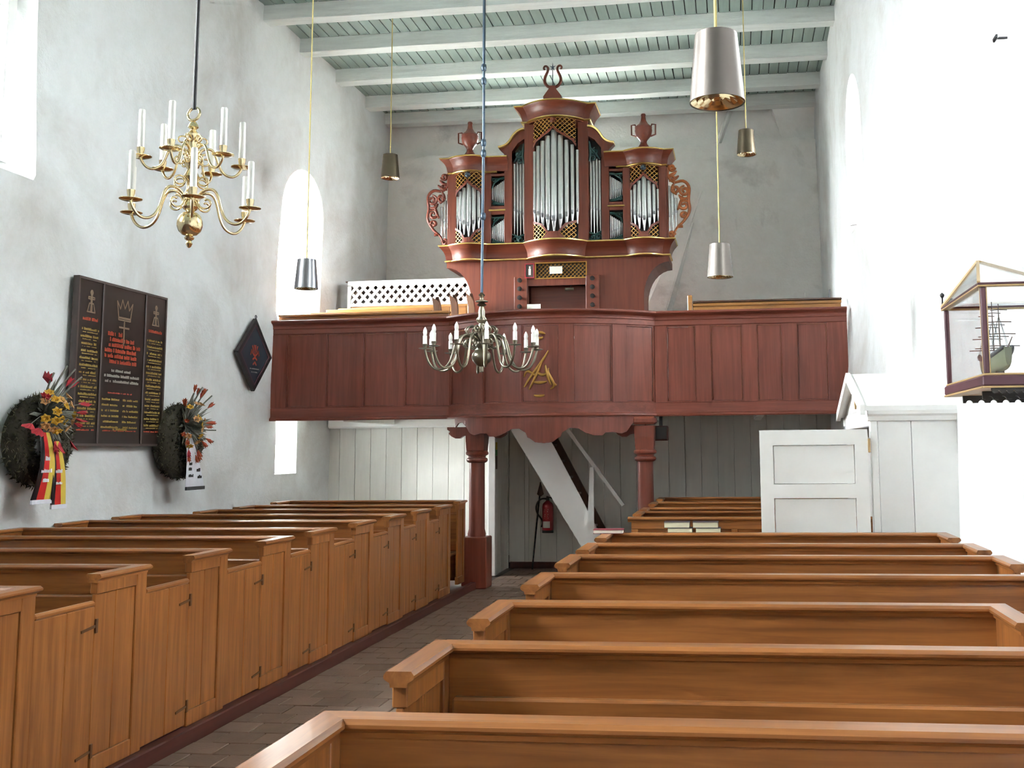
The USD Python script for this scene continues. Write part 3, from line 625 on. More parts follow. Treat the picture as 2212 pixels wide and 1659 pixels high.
# ------------------------------------------------------------------ the organ
OX, OY = -2.47, 14.6
org = thing("pipe_organ", "red-brown baroque pipe organ with gilt mouldings and three towers of tin pipes", "organ", (OX, OY, 2.262))
def P(name, mesh, mat, smooth=False, label=None, kind=None, parent=None): return put(parent or org, name, mesh, mat, smooth, label, kind)
TB, CB = .13, .26            # how far side towers and centre bulge
def face(x, d=0.0):          # x from the organ's middle; front surface with three bowed towers
    a = abs(x)
    if a < .40: return (OX + x, OY - CB * math.cos(x / .40 * PI / 2) ** .8 - d)
    if 1.03 < a < 1.50: return (OX + x, OY - TB * math.cos((a - 1.265) / .235 * PI / 2) ** .8 - d)
    return (OX + x, OY - d)
def xs_between(a, b, step=.045):
    ks = sorted({a, b} | {k for k in (-1.50, -1.03, -.40, .40, 1.03, 1.50) if a < k < b}); out = []
    for p, q in zip(ks[:-1], ks[1:]): out += list(np.linspace(p, q, max(2, int((q - p) / step) + 1)))[:-1]
    return out + [b]
def front_path(a, b, back=.45, retL=True, retR=True):
    p = [face(x) for x in xs_between(a, b)]
    return ([(p[0][0], OY + back)] if retL else []) + p + ([(p[-1][0], OY + back)] if retR else [])
def cornice(name, a, b, z0, z1, out, bead_top=True, bead_bot=True, retL=True, retR=True, core=.02):
    h = z1 - z0; path = front_path(a, b, .45, retL, retR)
    prof = [(-core, z0), (.02, z0), (.028, z0 + .03)] + [(.03 + out * t ** 2.2, z0 + .03 + (h - .06) * t) for t in np.linspace(.1, 1, 8)] + [(out + .035, z1 - .02), (-core, z1 - .02)]
    c = P(name, sweep(prof, path), "organ_wood_x", 25)
    bead = lambda o, z: [(-core + .005, z), (o, z), (o + .012, z + .006), (o + .012, z + .018), (o, z + .024), (-core + .005, z + .024)]
    if bead_bot: P("gilt_moulding", sweep(bead(.034, z0 - .012), path), "gold", 25, parent=c)
    if bead_top: P("gilt_moulding", sweep(bead(out + .035, z1 - .02), path), "gold", 25, parent=c)
    return c
# lower case with concave brackets under the overhanging upper case
cv = [(1.24, 3.72)] + [(1.24 + .36 * (1 - math.cos(t)), 3.78 + .48 * math.sin(t)) for t in np.linspace(.05, PI / 2, 9)] + [(1.60, 4.352)]
low = [(OX + x, z) for x, z in [(1.24, 2.262)] + cv] + [(OX - x, z) for x, z in cv[::-1] + [(1.24, 2.262)]]
hole = sbox(OX - .41, 3.20, OX + .41, 3.965); hole2 = sbox(OX - .36 + .06, 4.075, OX + .36 + .06, 4.285)
P("lower_case", extrude(Polygon(low).difference(hole).difference(hole2), OY, OY + .05), "organ_wood")
P("case_body", extrude(Polygon(low), OY + .30, OY + .75), "organ_wood")
for s in (-1, 1):
    P("case_side", bx(OX + s * 1.20, OX + s * 1.24, OY + .0501, OY + .2999, 2.262, 3.75), "organ_wood")
    c = [(OX + s * x, z) for x, z in cv]; c2 = [(OX + s * (x - .04), z) for x, z in cv]
    P("bracket_soffit", extrude(Polygon(c + c2[::-1]), OY + .0501, OY + .2999), "organ_wood")
P("key_desk", cat([bx(OX - .41, OX + .41, OY + .0501, OY + .29, 3.17, 3.1999)]), "brown_dark"); P("key_desk_back", bx(OX - .41, OX + .41, OY + .2, OY + .22, 3.2, 3.98), "organ_wood_x")
P("keyboard", bx(OX - .36, OX + .36, OY + .02, OY + .18, 3.2001, 3.235, .004), "wax"); P("music_desk", hull([(OX + a, OY + d, z) for a in (-.30, .30) for d, z in ((.17, 3.26), (.185, 3.26), (.11, 3.5), (.125, 3.5))]) if False else bx(OX - .40, OX + .40, OY + .1, OY + .12, 3.5, 3.55, .004), "organ_wood_x")
P("desk_lamp", cat([tube([(OX + .20, OY + .06, 3.964), (OX + .20, OY - .02, 3.93), (OX + .19, OY - .05, 3.90)], .008, 8)]), "brass_dull"); P("lamp_shade", tube([(OX + .13, OY - .05, 3.90), (OX + .25, OY - .05, 3.90)], .022, 10), "brass_dull", True)
for s in (-1, 1):
    jm = P("stop_jamb", bx(OX + s * .42, OX + s * .61, OY - .022, OY - .0005, 3.35, 4.1, .006), "organ_wood")
    for z in (4.04, 3.918, 3.79, 3.664):
        P("stop_knob", cat([lathe([(0, 0), (.014, 0), (.014, .03), (.03, .035), (.034, .05), (.03, .065), (0, .07)], 12)]) if False else tube([(OX + s * .52, OY - .0225, z), (OX + s * .52, OY - .05, z), (OX + s * .52, OY - .055, z), (OX + s * .52, OY - .085, z), (OX + s * .52, OY - .09, z)], [.014, .014, .032, .034, .02], 12), "black_paint", 30, parent=jm)
def lattice(poly, sgn_w=.011, pitch=.05):
    sgn_w *= .62; pitch *= 1.35
    x0, z0, x1, z1 = poly.bounds; L = []
    for k in range(int((x1 - x0 + z1 - z0) / pitch) + 2):
        a = x0 - (z1 - z0) + k * pitch; h = z1 - z0
        L.append(LineString([(a, z0), (a + h, z1)]).buffer(sgn_w / 2 + .001)); L.append(LineString([(a + h, z0), (a, z1)]).buffer(sgn_w / 2 + .001))
    return unary_union(L).intersection(poly)
gl = P("grille_back", bx(OX - .31, OX + .43, OY + .06, OY + .075, 4.06, 4.30), "black_paint")
P("grille_lattice", extrude(lattice(sbox(OX - .295, 4.08, OX + .415, 4.28), .009, .042), OY + .02, OY + .028), "gold_paint", kind="stuff")
fr = sbox(OX - .315, 4.06, OX + .435, 4.30)
P("grille_frame", extrude(fr.difference(sbox(OX - .298, 4.077, OX + .418, 4.283)), OY - .012, OY - .0005), "gold_paint")
# ------- upper case: stiles, backing, cornices
P("base_cornice", sweep([(-.40, 4.34), (.0, 4.34), (.0, 4.57), (-.40, 4.57)], front_path(-1.58, 1.58, .3, False, False)), "organ_wood_x")
cornice("base_moulding", -1.58, 1.58, 4.352, 4.575, .075)
P("case_back", extrude(Polygon([(OX - 1.57, 4.57), (OX + 1.57, 4.57), (OX + 1.57, 5.80), (OX + .74, 5.80), (OX + .74, 6.05), (OX + .46, 6.30), (OX + .46, 6.5), (OX - .46, 6.5), (OX - .46, 6.30), (OX - .74, 6.05), (OX - .74, 5.80), (OX - 1.57, 5.80)]), OY + .28, OY + .5), "black_paint")
for s in (-1, 1):
    for a, b, zt in ((1.465, 1.573, 5.66), (.956, 1.065, 5.66), (.648, .759, 6.0), (.314, .466, 6.36)):
        P("stile", bx(OX + s * a, OX + s * b, OY - .004, OY + .28, 4.574, zt, .006), "organ_wood")
    P("case_cheek", bx(OX + s * 1.555, OX + s * 1.573, OY + .2801, OY + .5, 4.574, 5.80), "organ_wood")
    # small fields: rails and gilt bar
    P("field_rail", bx(OX + s * .7591, OX + s * .9559, OY, OY + .1, 5.02, 5.145, .004), "organ_wood_x"); P("gilt_bar", bx(OX + s * .735, OX + s * .985, OY - .035, OY - .0041, 5.068, 5.092, .008), "gold")
    P("field_head", bx(OX + s * .7591, OX + s * .9559, OY, OY + .1, 5.585, 5.70, .004), "organ_wood_x")
    # side tower entablature
    a0, a1 = (s * 1.573, s * .70) if s < 0 else (s * .70, s * 1.573)
    P("tower_frieze", sweep([(-.28, 5.62), (.0, 5.62), (.0, 5.86), (-.28, 5.86)], [face(x) for x in xs_between(a0, a1)]), "organ_wood_x", 25)
    cornice("tower_cornice", a0, a1, 5.655, 5.855, .075, True, False, s < 0, s > 0)
    b0, b1 = (s * 1.59, s * .865) if s < 0 else (s * .865, s * 1.59)
    P("gilt_moulding", sweep([(-.01, 5.633), (.035, 5.633), (.042, 5.645), (.035, 5.657), (-.01, 5.657)], [face(x) for x in xs_between(b0, b1)]), "gold", 25)
    # shoulder: a swan-neck scroll from the crown down to the tower
    cs = spline([(.46, 6.245, 0), (.54, 6.225, 0), (.62, 6.15, 0), (.68, 6.06, 0), (.75, 6.01, 0), (.84, 5.99, 0)], 20)[:, :2]
    under = [(.78, 5.93), (.735, 5.86), (.735, 5.80), (.46, 5.80)]
    fl_ = P("shoulder", extrude(Polygon([(OX + s * x, z) for x, z in list(cs) + under]).difference(Polygon([(OX + s * x, z) for x, z in ((.467, 4.6), (.648, 4.6), (.648, 5.94), (.56, 6.06), (.467, 6.12))])), OY - .003, OY + .12), "organ_wood")
    cb = np.array([(OX + s * x, OY, z) for x, z in cs]); ring = []
    nv = []
    for k, p in enumerate(cs):
        t_ = cs[min(k + 1, len(cs) - 1)] - cs[max(k - 1, 0)]; nrm = np.array([-t_[1], t_[0]]); nrm = nrm / np.linalg.norm(nrm); nrm = nrm if nrm[1] > 0 else -nrm
        for o, d in ((0.0005, -.06), (.022, -.065), (.03, -.05), (.03, .12), (.0005, .12)): nv.append((OX + s * (p[0] + nrm[0] * o), OY + d, p[1] + nrm[1] * o))
    nv = np.array(nv); Fs = []
    for k in range(len(cs) - 1):
        for j in range(5): a_, b_ = k * 5 + j, k * 5 + (j + 1) % 5; Fs += [[a_, b_, a_ + 5], [b_, b_ + 5, a_ + 5]]
    e = (len(cs) - 1) * 5; Fs += [[0, 2, 1], [0, 3, 2], [0, 4, 3], [e, e + 1, e + 2], [e, e + 2, e + 3], [e, e + 3, e + 4]]
    P("gilt_scroll_moulding", (nv, np.array(Fs)), "gold", 30, parent=fl_)
# crown over the centre tower
P("crown_frieze", sweep([(-.28, 6.33), (.0, 6.33), (.0, 6.57), (-.28, 6.57)], [face(x) for x in xs_between(-.466, .466)]), "organ_wood_x", 25)
cornice("crown_cornice", -.466, .466, 6.355, 6.575, .085, True, True)
P("crown_roof", sweep([(-.3, 6.576), (.09, 6.576), (.03, 6.60), (-.3, 6.60)], [face(x) for x in xs_between(-.44, .44)]), "organ_wood_x")
# pipes
PIPEN = 0
def pipe(x, y, r, zf, zm, zt, parent=None, n=14):
    zf, zm, zt = float(zf), float(zm), float(zt)
    p = P("pipe", lathe([(0, zf), (r * .28, zf), (r * .94, zm - .004), (r, zm), (r, zt), (r * .86, zt), (r * .86, zt - .02), (0, zt - .02)], n, (x, y, 0)), "tin", 35)
    w = r * 1.1
    P("pipe_mouth", hull([(x + i * w / 2, y - r * k, z) for i in (-1, 1) for k, z in ((.99, zm + r * .95), (.80, zm - r * .9), (1.03, zm + r * .15), (1.03, zm + r * .05))] ), "tin_dark", parent=p)
def tower_pipes(xc, radii, zf, zm, zt, sag_half, sag, step_f, step_t):
    xs_ = [0.0]; x = 0
    for a, b in zip(radii[:-1], radii[1:]): x += a + b + .003; xs_.append(x)
    for k, (x, r) in enumerate(zip(xs_, radii)):
        for s in ((1,) if k == 0 else (-1, 1)):
            y = OY + .06 - sag * math.cos(min(1, x / sag_half) * PI / 2) ** .8 + r * .3
            pipe(OX + xc + s * x, y, r, zf + step_f[k], zm + step_f[k] * 1.05, zt - step_t[k])
tower_pipes(0, [.045, .041, .037, .033, .028], 4.705, 4.885, 6.165, .37, CB, [0, .025, .06, .10, .135], [0, .075, .135, .19, .25])
for s in (-1, 1): tower_pipes(s * 1.265, [.036, .032, .028, .024], 4.70, 4.875, 5.475, .23, TB, [0, .03, .075, .12], [0, .06, .105, .17])
for s in (-1, 1):
    for k in range(4):
        pipe(OX + s * (.467 + .022 + k * .0455), OY + .07, .021, 4.70, 5.06 - .03 + (.018 * (k if s < 0 else 3 - k)), 5.86 - .03 * k)
    for zb, zt in ((4.59, 5.005), (5.16, 5.58)):
        for k in range(8):
            j = k if s < 0 else 7 - k          # heights rise towards one side as the photograph shows
            x = OX + s * .759 + s * .0125 + s * k * .0245
            up = (7 - k) if s < 0 else k
            hgt = (1 - k / 7) if s < 0 else (1 - k / 7)
            pipe(x, OY + .05, .0112, zb + .03 + .045 * (k / 7 if True else 0), zb + .13 + .06 * k / 7, zt - .05 - .11 * k / 7, n=8)
    for k in range(3): pipe(OX + s * (1.605 + k * .05), OY + .08, .023, 4.66 + k * .02, 4.92 + .03 * k, 5.36 - k * .09, n=10)
# carved pipe shades
def on_tower(poly, xc, half, sag, d, thick, cell=.04):
    ms = []
    x0, z0, x1, z1 = poly.bounds
    for k in np.arange(x0, x1, cell):
        g = poly.intersection(sbox(k, z0 - 1, k + cell + 1e-4, z1 + 1))
        for q in getattr(g, "geoms", [g]):
            if q.area > 2e-6 and q.geom_type == "Polygon":
                v, f = extrude(q, 0, thick); v = v.copy(); rel = np.clip(np.abs(v[:, 0] - xc) / half, 0, 1)
                v[:, 1] += OY - sag * np.cos(rel * PI / 2) ** .8 - d; ms.append((v, f))
    return cat(ms)
for xc, half, sag, w, zt, zmid, zside, zb, zbm, zbs in ((0, .40, CB, .312, 6.345, 6.20, 5.95, 4.576, 4.70, 4.86), (-1.265, .235, TB, .2, 5.635, 5.50, 5.30, 4.576, 4.68, 4.82), (1.265, .235, TB, .2, 5.635, 5.50, 5.30, 4.576, 4.68, 4.82)):
    X = lambda t: OX + xc + t * w
    arch = [(X(-1), zside), (X(-.86), zside + (zmid - zside) * .28), (X(-.5), zside + (zmid - zside) * .52), (X(-.2), zside + (zmid - zside) * .72), (X(0), zmid), (X(.2), zside + (zmid - zside) * .72), (X(.5), zside + (zmid - zside) * .52), (X(.86), zside + (zmid - zside) * .28), (X(1), zside)]
    top = Polygon(arch + [(X(1), zt), (X(-1), zt)]); bot = Polygon([(X(-1), zb), (X(1), zb), (X(1), zbs), (X(.55), zbs - .06), (X(.25), zbm - .02), (X(-.25), zbm - .02), (X(-.55), zbs - .06), (X(-1), zbs)])
    for nm, pl, cx_ in (("pipe_shade", top, 0), ("foot_shade", bot, 0)):
        edge = pl.difference(pl.buffer(-.014))
        P(nm, on_tower(lattice(pl.buffer(-.006), .010, .046), OX + xc, half, sag, .02, .008), "gold_paint", label="gilt lattice shade over the pipes" if nm == "pipe_shade" else None, kind="stuff")
        if nm == "pipe_shade":
            rim = LineString([(a, b) for a, b in arch]).buffer(.014).intersection(pl.buffer(.02)); sc_ = rim.union(unary_union([Point(a, b + .012).buffer(.02) for a, b in [arch[k] for k in (1, 2, 3, 5, 6, 7)]]))
            P("carved_rim", on_tower(sc_.intersection(sbox(X(-1), zb, X(1), zt)), OX + xc, half, sag, .03, .012), "carve_red", kind="stuff")
        else:
            mid = Polygon([(X(-.5), zb), (X(.5), zb), (X(.5), zb + .03), (X(.28), zbm - .03), (X(-.28), zbm - .03), (X(-.5), zb + .03)])
            rim = unary_union([mid, LineString([(X(-1), zbs - .005), (X(-.55), zbs - .065), (X(-.25), zbm - .025), (X(.25), zbm - .025), (X(.55), zbs - .065), (X(1), zbs - .005)]).buffer(.014)]).intersection(sbox(X(-1), zb, X(1), zt))
            P("carved_rim", on_tower(rim, OX + xc, half, sag, .03, .012), "carve_red", kind="stuff")
    ro = [(OX + xc + (.045 if k % 2 else .03) * math.cos(a), zt - .05 + (.045 if k % 2 else .03) * math.sin(a)) for k, a in enumerate(np.linspace(0, 2 * PI, 13)[:-1])]
    yy = OY - sag - .05
    P("rosette", hull([(a, yy + .02, b) for a, b in ro] + [(OX + xc + .4 * (a - OX - xc), yy - .01, zt - .05 + .4 * (b - zt + .05)) for a, b in ro]), "carve_red" if xc == 0 else "steel_blue")
def scroll(cx, cz, r, turns, a0, s=1, n=28): 
    return [(cx + s * r * (1 - .8 * t) * math.cos(a0 + turns * 2 * PI * t), cz + r * (1 - .8 * t) * math.sin(a0 + turns * 2 * PI * t)) for t in np.linspace(0, 1, n)]
def carve(name, lines, y, r, mat, kind="stuff"):
    P(name, cat([tube([(x, y + .004 * math.sin(7 * i + k), z) for k, (x, z) in enumerate(l)], [r * (.55 + .6 * math.sin(PI * (k + .5) / len(l))) for k in range(len(l))], 6) for i, l in enumerate(lines)]), mat, True, kind=kind)
for s in (-1, 1):
    xa = OX + s * .557
    carve("flat_shade", [[(a, z) for a, z in scroll(xa, 5.90, .055, 1.3, PI / 2, s)], [(a, z) for a, z in scroll(xa - s * .03, 5.80, .05, 1.1, 0, -s)], [(xa + s * .07, 5.78), (xa + s * .02, 5.86), (xa - s * .06, 5.95), (xa - s * .08, 6.05)], [(xa - s * .085, 5.76), (xa - s * .06, 5.86), (xa - s * .075, 6.0)]], OY + .025, .016, "teal")
    carve("flat_foot", [[(a, z) for a, z in scroll(xa - s * .035, 4.64, .045, 1.2, PI, s)], [(a, z) for a, z in scroll(xa + s * .04, 4.645, .045, 1.2, 0, s)], [(xa - s * .088, 4.72), (xa, 4.68), (xa + s * .088, 4.73)], [(xa - s * .085, 4.58), (xa, 4.60), (xa + s * .085, 4.58)]], OY + .025, .016, "teal")
    for zb, zt in ((4.59, 5.005), (5.16, 5.58)):
        xm = OX + s * .857
        carve("field_shade", [[(xm + s * .095, zt - .17), (xm + s * .06, zt - .09), (xm + s * .01, zt - .055), (xm - s * .03, zt - .02), (xm - s * .09, zt - .012)], scroll(xm + s * .065, zt - .05, .03, 1.1, 0, s, 18), [(xm - s * .09, zt - .03), (xm, zt - .03), (xm + s * .09, zt - .02)]], OY + .03, .014, "teal")
        carve("field_foot", [[(xm - s * .09, zb + .02), (xm, zb + .03), (xm + s * .09, zb + .08)], [(xm - s * .09, zb + .006), (xm, zb + .012), (xm + s * .09, zb + .03)], scroll(xm + s * .06, zb + .035, .025, 1, PI, s, 16)], OY + .03, .013, "teal")
    # carved wing
    W = lambda x: OX + s * x
    L = [[(W(1.61), 5.66), (W(1.60), 5.52), (W(1.63), 5.44), (W(1.70), 5.40), (W(1.80), 5.415), (W(1.88), 5.36), (W(1.895), 5.26), (W(1.885), 5.12), (W(1.90), 5.02), (W(1.86), 4.90), (W(1.78), 4.80), (W(1.70), 4.72), (W(1.65), 4.62), (W(1.61), 4.60)],
         scroll(W(1.66), 5.61, .05, 1.4, PI, -s), scroll(W(1.66), 5.45, .045, 1.1, 0, -s), scroll(W(1.83), 5.27, .075, 1.5, PI / 2, s), scroll(W(1.70), 5.30, .06, 1.2, PI, s), scroll(W(1.82), 5.06, .08, 1.5, 0, s), scroll(W(1.81), 4.92, .055, 1.3, -PI / 2, s), scroll(W(1.645), 4.645, .05, 1.4, 0, s),
         [(W(1.61), 5.50), (W(1.69), 5.53), (W(1.72), 5.56)], [(W(1.62), 5.42), (W(1.70), 5.45), (W(1.75), 5.49)], [(W(1.75), 5.22), (W(1.80), 5.16), (W(1.87), 5.17)], [(W(1.73), 5.0), (W(1.78), 5.12), (W(1.80), 5.2)], [(W(1.74), 4.76), (W(1.80), 4.76)], [(W(1.70), 5.40), (W(1.66), 5.30), (W(1.72), 5.22)]]
    L = [spline([(a, b, 0) for a, b in l], 40)[:, :2] if 2 < len(l) < 16 else l for l in L]
    carve("carved_wing", L, OY + .03, .021, "carve_red" if s < 0 else "carve_orange")
    P("wing_post", bx(W(1.5735), W(1.60), OY + .01, OY + .05, 4.58, 5.62, .004), "organ_wood")
# lyre and urns
for s in (-1, 1):
    ux, uz = OX + s * 1.265, 5.92
    u = P("urn", lathe([(0, uz - .07), (.13, uz - .07), (.13, uz - .03), (.09, uz - .02), (.05, uz + .04), (.045, uz + .07), (.06, uz + .10), (.11, uz + .16), (.125, uz + .23), (.12, uz + .27), (.125, uz + .28), (.115, uz + .295), (.07, uz + .33), (.04, uz + .38), (.03, uz + .44), (.035, uz + .465), (.028, uz + .48), (0, uz + .48)], 20, (ux, OY - .02, 0)), "carve_red", 40)
    for q in (-1, 1):
        P("urn_handle", tube([(ux + q * .10, OY - .02, uz + .15), (ux + q * .17, OY - .02, uz + .175), (ux + q * .172, OY - .02, uz + .32), (ux + q * .12, OY - .02, uz + .325), (ux + q * .10, OY - .02, uz + .27)], .012, 6), "carve_red", parent=u)
LYY = OY - .27
ly = P("lyre_base", hull([(OX + i * w, LYY + j * .05, z) for w, z in ((.13, 6.6005), (.13, 6.63), (.06, 6.70), (.05, 6.74)) for i in (-1, 1) for j in (-1, 1)]), "carve_red")
for s in (-1, 1):
    c = spline([(OX + s * .0, LYY, 6.775), (OX + s * .07, LYY, 6.79), (OX + s * .115, LYY, 6.86), (OX + s * .10, LYY, 6.95), (OX + s * .07, LYY, 7.02), (OX + s * .075, LYY, 7.075), (OX + s * .11, LYY, 7.09), (OX + s * .13, LYY, 7.06), (OX + s * .112, LYY, 7.04)], 34)
    P("lyre_arm", tube(c, [.022] * 12 + list(np.linspace(.022, .013, 22)), 8), "carve_red", True, parent=ly)
P("lyre_neck", hull([(OX + i * w, LYY + j * .03, z) for w, z in ((.035, 6.74), (.045, 6.79)) for i in (-1, 1) for j in (-1, 1)]), "carve_red", parent=ly)
P("lyre_star", cat([hull([(OX + .05 * math.cos(a + PI / 2), LYY, 7.07 + .075 * math.sin(a + PI / 2)), (OX + .014 * math.cos(a + PI / 2 + .6), LYY, 7.07 + .014 * math.sin(a + PI / 2 + .6)), (OX + .014 * math.cos(a + PI / 2 - .6), LYY, 7.07 + .014 * math.sin(a + PI / 2 - .6)), (OX, LYY - .01, 7.07), (OX, LYY + .01, 7.07)]) for a in np.arange(5) * 2 * PI / 5]), "steel_blue", parent=ly)
P("lyre_string", tube([(OX, LYY, 6.8), (OX, LYY, 7.06)], .006, 6), "steel_blue", parent=ly)
# loose things on the organ
pc = thing("framed_print", "small red-framed print of a pale figure beside the organ grille", "picture", (OX - .38, OY - .02, 4.07))
put(pc, "frame", extrude(sbox(OX - .455, 4.075, OX - .318, 4.285).difference(sbox(OX - .443, 4.087, OX - .33, 4.273)), OY - .025, OY - .001), "flower_red"); put(pc, "print", bx(OX - .443, OX - .33, OY - .012, OY - .008, 4.087, 4.273, 0), "frame_dark")
put(pc, "figure", extrude(unary_union([Point(OX - .386, 4.235).buffer(.014), Polygon([(OX - .405, 4.12), (OX - .37, 4.12), (OX - .368, 4.21), (OX - .386, 4.225), (OX - .404, 4.21)])]), OY - .0135, OY - .0121), "paper")
solo("paper_note", bx(OX - .10, OX + .085, OY - .016, OY - .0125, 4.13, 4.235, 0), "paper", "blank white note fixed in front of the gilt organ grille", "note", kind=None)
solo("sheet_music", hull([(OX + a, OY + d, z) for a in (-.42, -.225) for d, z in ((-.045, 3.58), (-.041, 3.58), (-.03, 3.70), (-.026, 3.70))]), "paper", "white sheet of music standing at the organ key desk", "sheet music")

# ------------------------------------------------------------------ entrance porch with its open door
pb = thing("entrance_porch", "white wooden porch with a gabled roof against the bright wall, around the side door", "porch", (1.25, 8.6, 0))
XA, YA, YZ = .985, 7.90, 9.62; YM = (YA + YZ) / 2; ZE, ZP = 1.93, 2.235
for a, b in ((XA + .04, 1.262), (1.2645, 1.60)): put(pb, "side_board", bx(a, b, YA, YA + .03, 0, ZE, .004), "render_white")
put(pb, "corner_post", bx(XA - .015, XA + .0395, YA - .008, YA + .05, 0, ZE, .006), "white_paint"); put(pb, "corner_post", bx(XA - .015, XA + .0395, YZ - .05, YZ + .008, 0, ZE, .006), "white_paint")
put(pb, "side_board", bx(XA + .04, 1.6, YZ - .03, YZ, 0, ZE, .004), "render_white")
put(pb, "lintel", bx(XA - .01, XA + .035, YA + .0501, YZ - .0501, 1.80, ZE, .006), "white_paint")
put(pb, "gable", extrude(Polygon([(YA, ZE), (YZ, ZE), (YM, ZP - .05)]).difference(Point(YM, 2.03).buffer(.06)), XA - .01, XA + .03, "x"), "white_paint")
put(pb, "gable_ornament", extrude(shapely.affinity.scale(Point(YM, 2.03).buffer(.058), .8, 1.3), XA - .022, XA - .0105, "x"), "case_gilt")
for s in (-1, 1):
    ye = YM + s * (YM - YA + .06); ze = ZE - .02
    put(pb, "roof_board", hull([(x, y, z + q) for x in (XA - .05, 1.64) for y, z in ((ye, ze), (YM + s * .0005, ZP - .03)) for q in (0, .035)]), "render_white")
    put(pb, "verge_moulding", hull([(x, y, z + q) for x in (XA - .085, XA - .0505) for y, z in ((ye - s * .0, ze - .03), (YM + s * .0005, ZP - .06)) for q in (0, .075)]), "white_paint")
    put(pb, "eaves_moulding", sweep([(0, ze - .075), (.02, ze - .07), (.03, ze - .04), (.05, ze - .025), (.055, ze - .001), (0, ze - .001)], [(XA - .03, ye - s * .055), (1.62, ye - s * .055)] if s < 0 else [(1.62, ye - s * .055), (XA - .03, ye - s * .055)]), "white_paint")
def panelled_door(t, a0, a1, z0, z1, along, plane, th, mat, splits, out=-1):
    """Frame of stiles and rails with recessed panels; along 'x' in the plane y."""
    sw = .095
    rect = sbox(a0, z0, a1, z1); holes = [sbox(a0 + sw, za, a1 - sw, zb) for za, zb in splits]
    put(t, "door_frame", extrude(rect.difference(unary_union(holes)), plane, plane + th), mat)
    for h in holes:
        x0, c0, x1, c1 = h.bounds
        put(t, "panel", bx(x0 + .004, x1 - .004, plane + .012, plane + th * .9, c0 + .004, c1 - .004, .003), mat)
dr = thing("porch_door", "white panelled porch door standing wide open towards the pews", "door", (.55, 7.88, 0))
panelled_door(dr, .172, .948, .04, 1.778, "x", 7.865, .034, "white_paint", [(1.385, 1.668), (.98, 1.285), (.18, .86)])
for z in (1.66, .95, .25): put(dr, "hinge", cat([bx(.9485, .965, 7.858, 7.876, z - .05, z + .05, .003)]), "case_gilt")
ex = thing("door_1", kind="structure")
for k in range(6): put(ex, "board", bx(1.95, 1.99, 8.16 + k * .213, 8.16 + k * .213 + .21, 0, 1.95, .004), "brown_dark")
put(ex, "latch", bx(1.93, 1.9499, 8.3, 8.42, 1.0, 1.03), "iron")

# ------------------------------------------------------------------ glass case with the model ship
gc = thing("display_case", "glass-sided case with a peaked glass roof on the bright wall, holding a model ship", "display case", (1.3, 5.1, 1.9))
cx0, cx1, cy0, cy1, cz0, cz1 = 1.075, 1.50, 4.70, 5.50, 1.955, 2.335
put(gc, "base", cat([bx(cx0 - .02, cx1 + .05, cy0 - .02, cy1 + .02, 1.905, 1.95, .006)]), "case_wood")
put(gc, "base_beading", sweep([(0, 1.9501), (.028, 1.9501), (.024, 1.962), (0, 1.962)], [(cx1, cy1), (cx0, cy1), (cx0, cy0), (cx1, cy0)][::-1]) if False else bx(cx0 - .012, cx1, cy0 - .012, cy1 + .012, 1.9501, 1.96, .003), "case_gilt")
put(gc, "lower_beading", bx(cx0 - .022, cx1 + .05, cy0 - .015, cy1 + .022, 1.896, 1.9049, .002), "case_gilt")
def wavy(n, a, b, z, amp, rad): return unary_union([sbox(a, z, b, z + amp)] + [Point(a + (k + .5) * (b - a) / n, z).buffer(rad) for k in range(n)])
put(gc, "carved_edge", extrude(wavy(13, cx0 + .02, cx1, 1.885, .011, .012), cy0 + .0, cy0 + .012), "black_paint")
ap = sbox(1.12, 1.86, 1.47, 1.896)
for k in range(6): ap = ap.difference(Point(1.15 + k * .058, 1.857).buffer(.017))
put(gc, "apron", extrude(ap, 4.98, 4.995), "black_paint"); put(gc, "apron", extrude(shapely.affinity.translate(ap, 0, 0), 5.40, 5.415), "black_paint")
for x, y in ((cx0, cy0), (cx0, cy1)):
    put(gc, "corner_post", bx(x - .008, x + .014, y - .010 if y == cy0 else y - .012, y + .012 if y == cy0 else y + .010, 1.9601, cz1, .003), "case_wood")
    sy = 1
    if y != cy0: continue
    put(gc, "post_beading", bx(x - .0085, x - .0005, y + sy * .0125, y + sy * .0175, 1.9601, cz1, .002), "case_gilt"); put(gc, "post_beading", bx(x + .0145, x + .0195, y - sy * .0095, y - sy * .002, 1.9601, cz1, .002), "case_gilt")
put(gc, "corner_post", bx(cx1 - .014, cx1 + .01, cy0 - .01, cy0 + .012, 1.9601, cz1, .003), "case_wood"); put(gc, "corner_post", bx(cx1 - .014, cx1 + .01, cy1 - .012, cy1 + .01, 1.9601, cz1, .003), "case_wood")
for nm, a in (("top_rail", (cx0 - .02, cx1 + .05, cy0 - .02, cy0 + .012)), ("top_rail", (cx0 - .02, cx1 + .05, cy1 - .012, cy1 + .02)), ("top_rail", (cx0 - .02, cx0 + .012, cy0 + .0121, cy1 - .0121))):
    put(gc, nm, bx(*a, cz1, cz1 + .008, .002), "case_gilt"); put(gc, "eaves_rail", bx(*a, cz1 + .0081, cz1 + .018, .002), "case_wood")
za = 2.515; AP_ = (1.155, 5.10, za); AE = (1.62, 5.10, 2.37)
E0, E1, E2, E3 = (cx0 - .015, cy0 - .015, cz1 + .019), (cx0 - .015, cy1 + .015, cz1 + .019), (1.62, cy1 + .015, cz1 + .019), (1.62, cy0 - .015, cz1 + .019)
def pane3(*pts):
    p = np.array(pts); n_ = np.cross(p[1] - p[0], p[2] - p[0]); n_ = n_ / np.linalg.norm(n_) * .0015; return hull(list(p + n_) + list(p - n_))
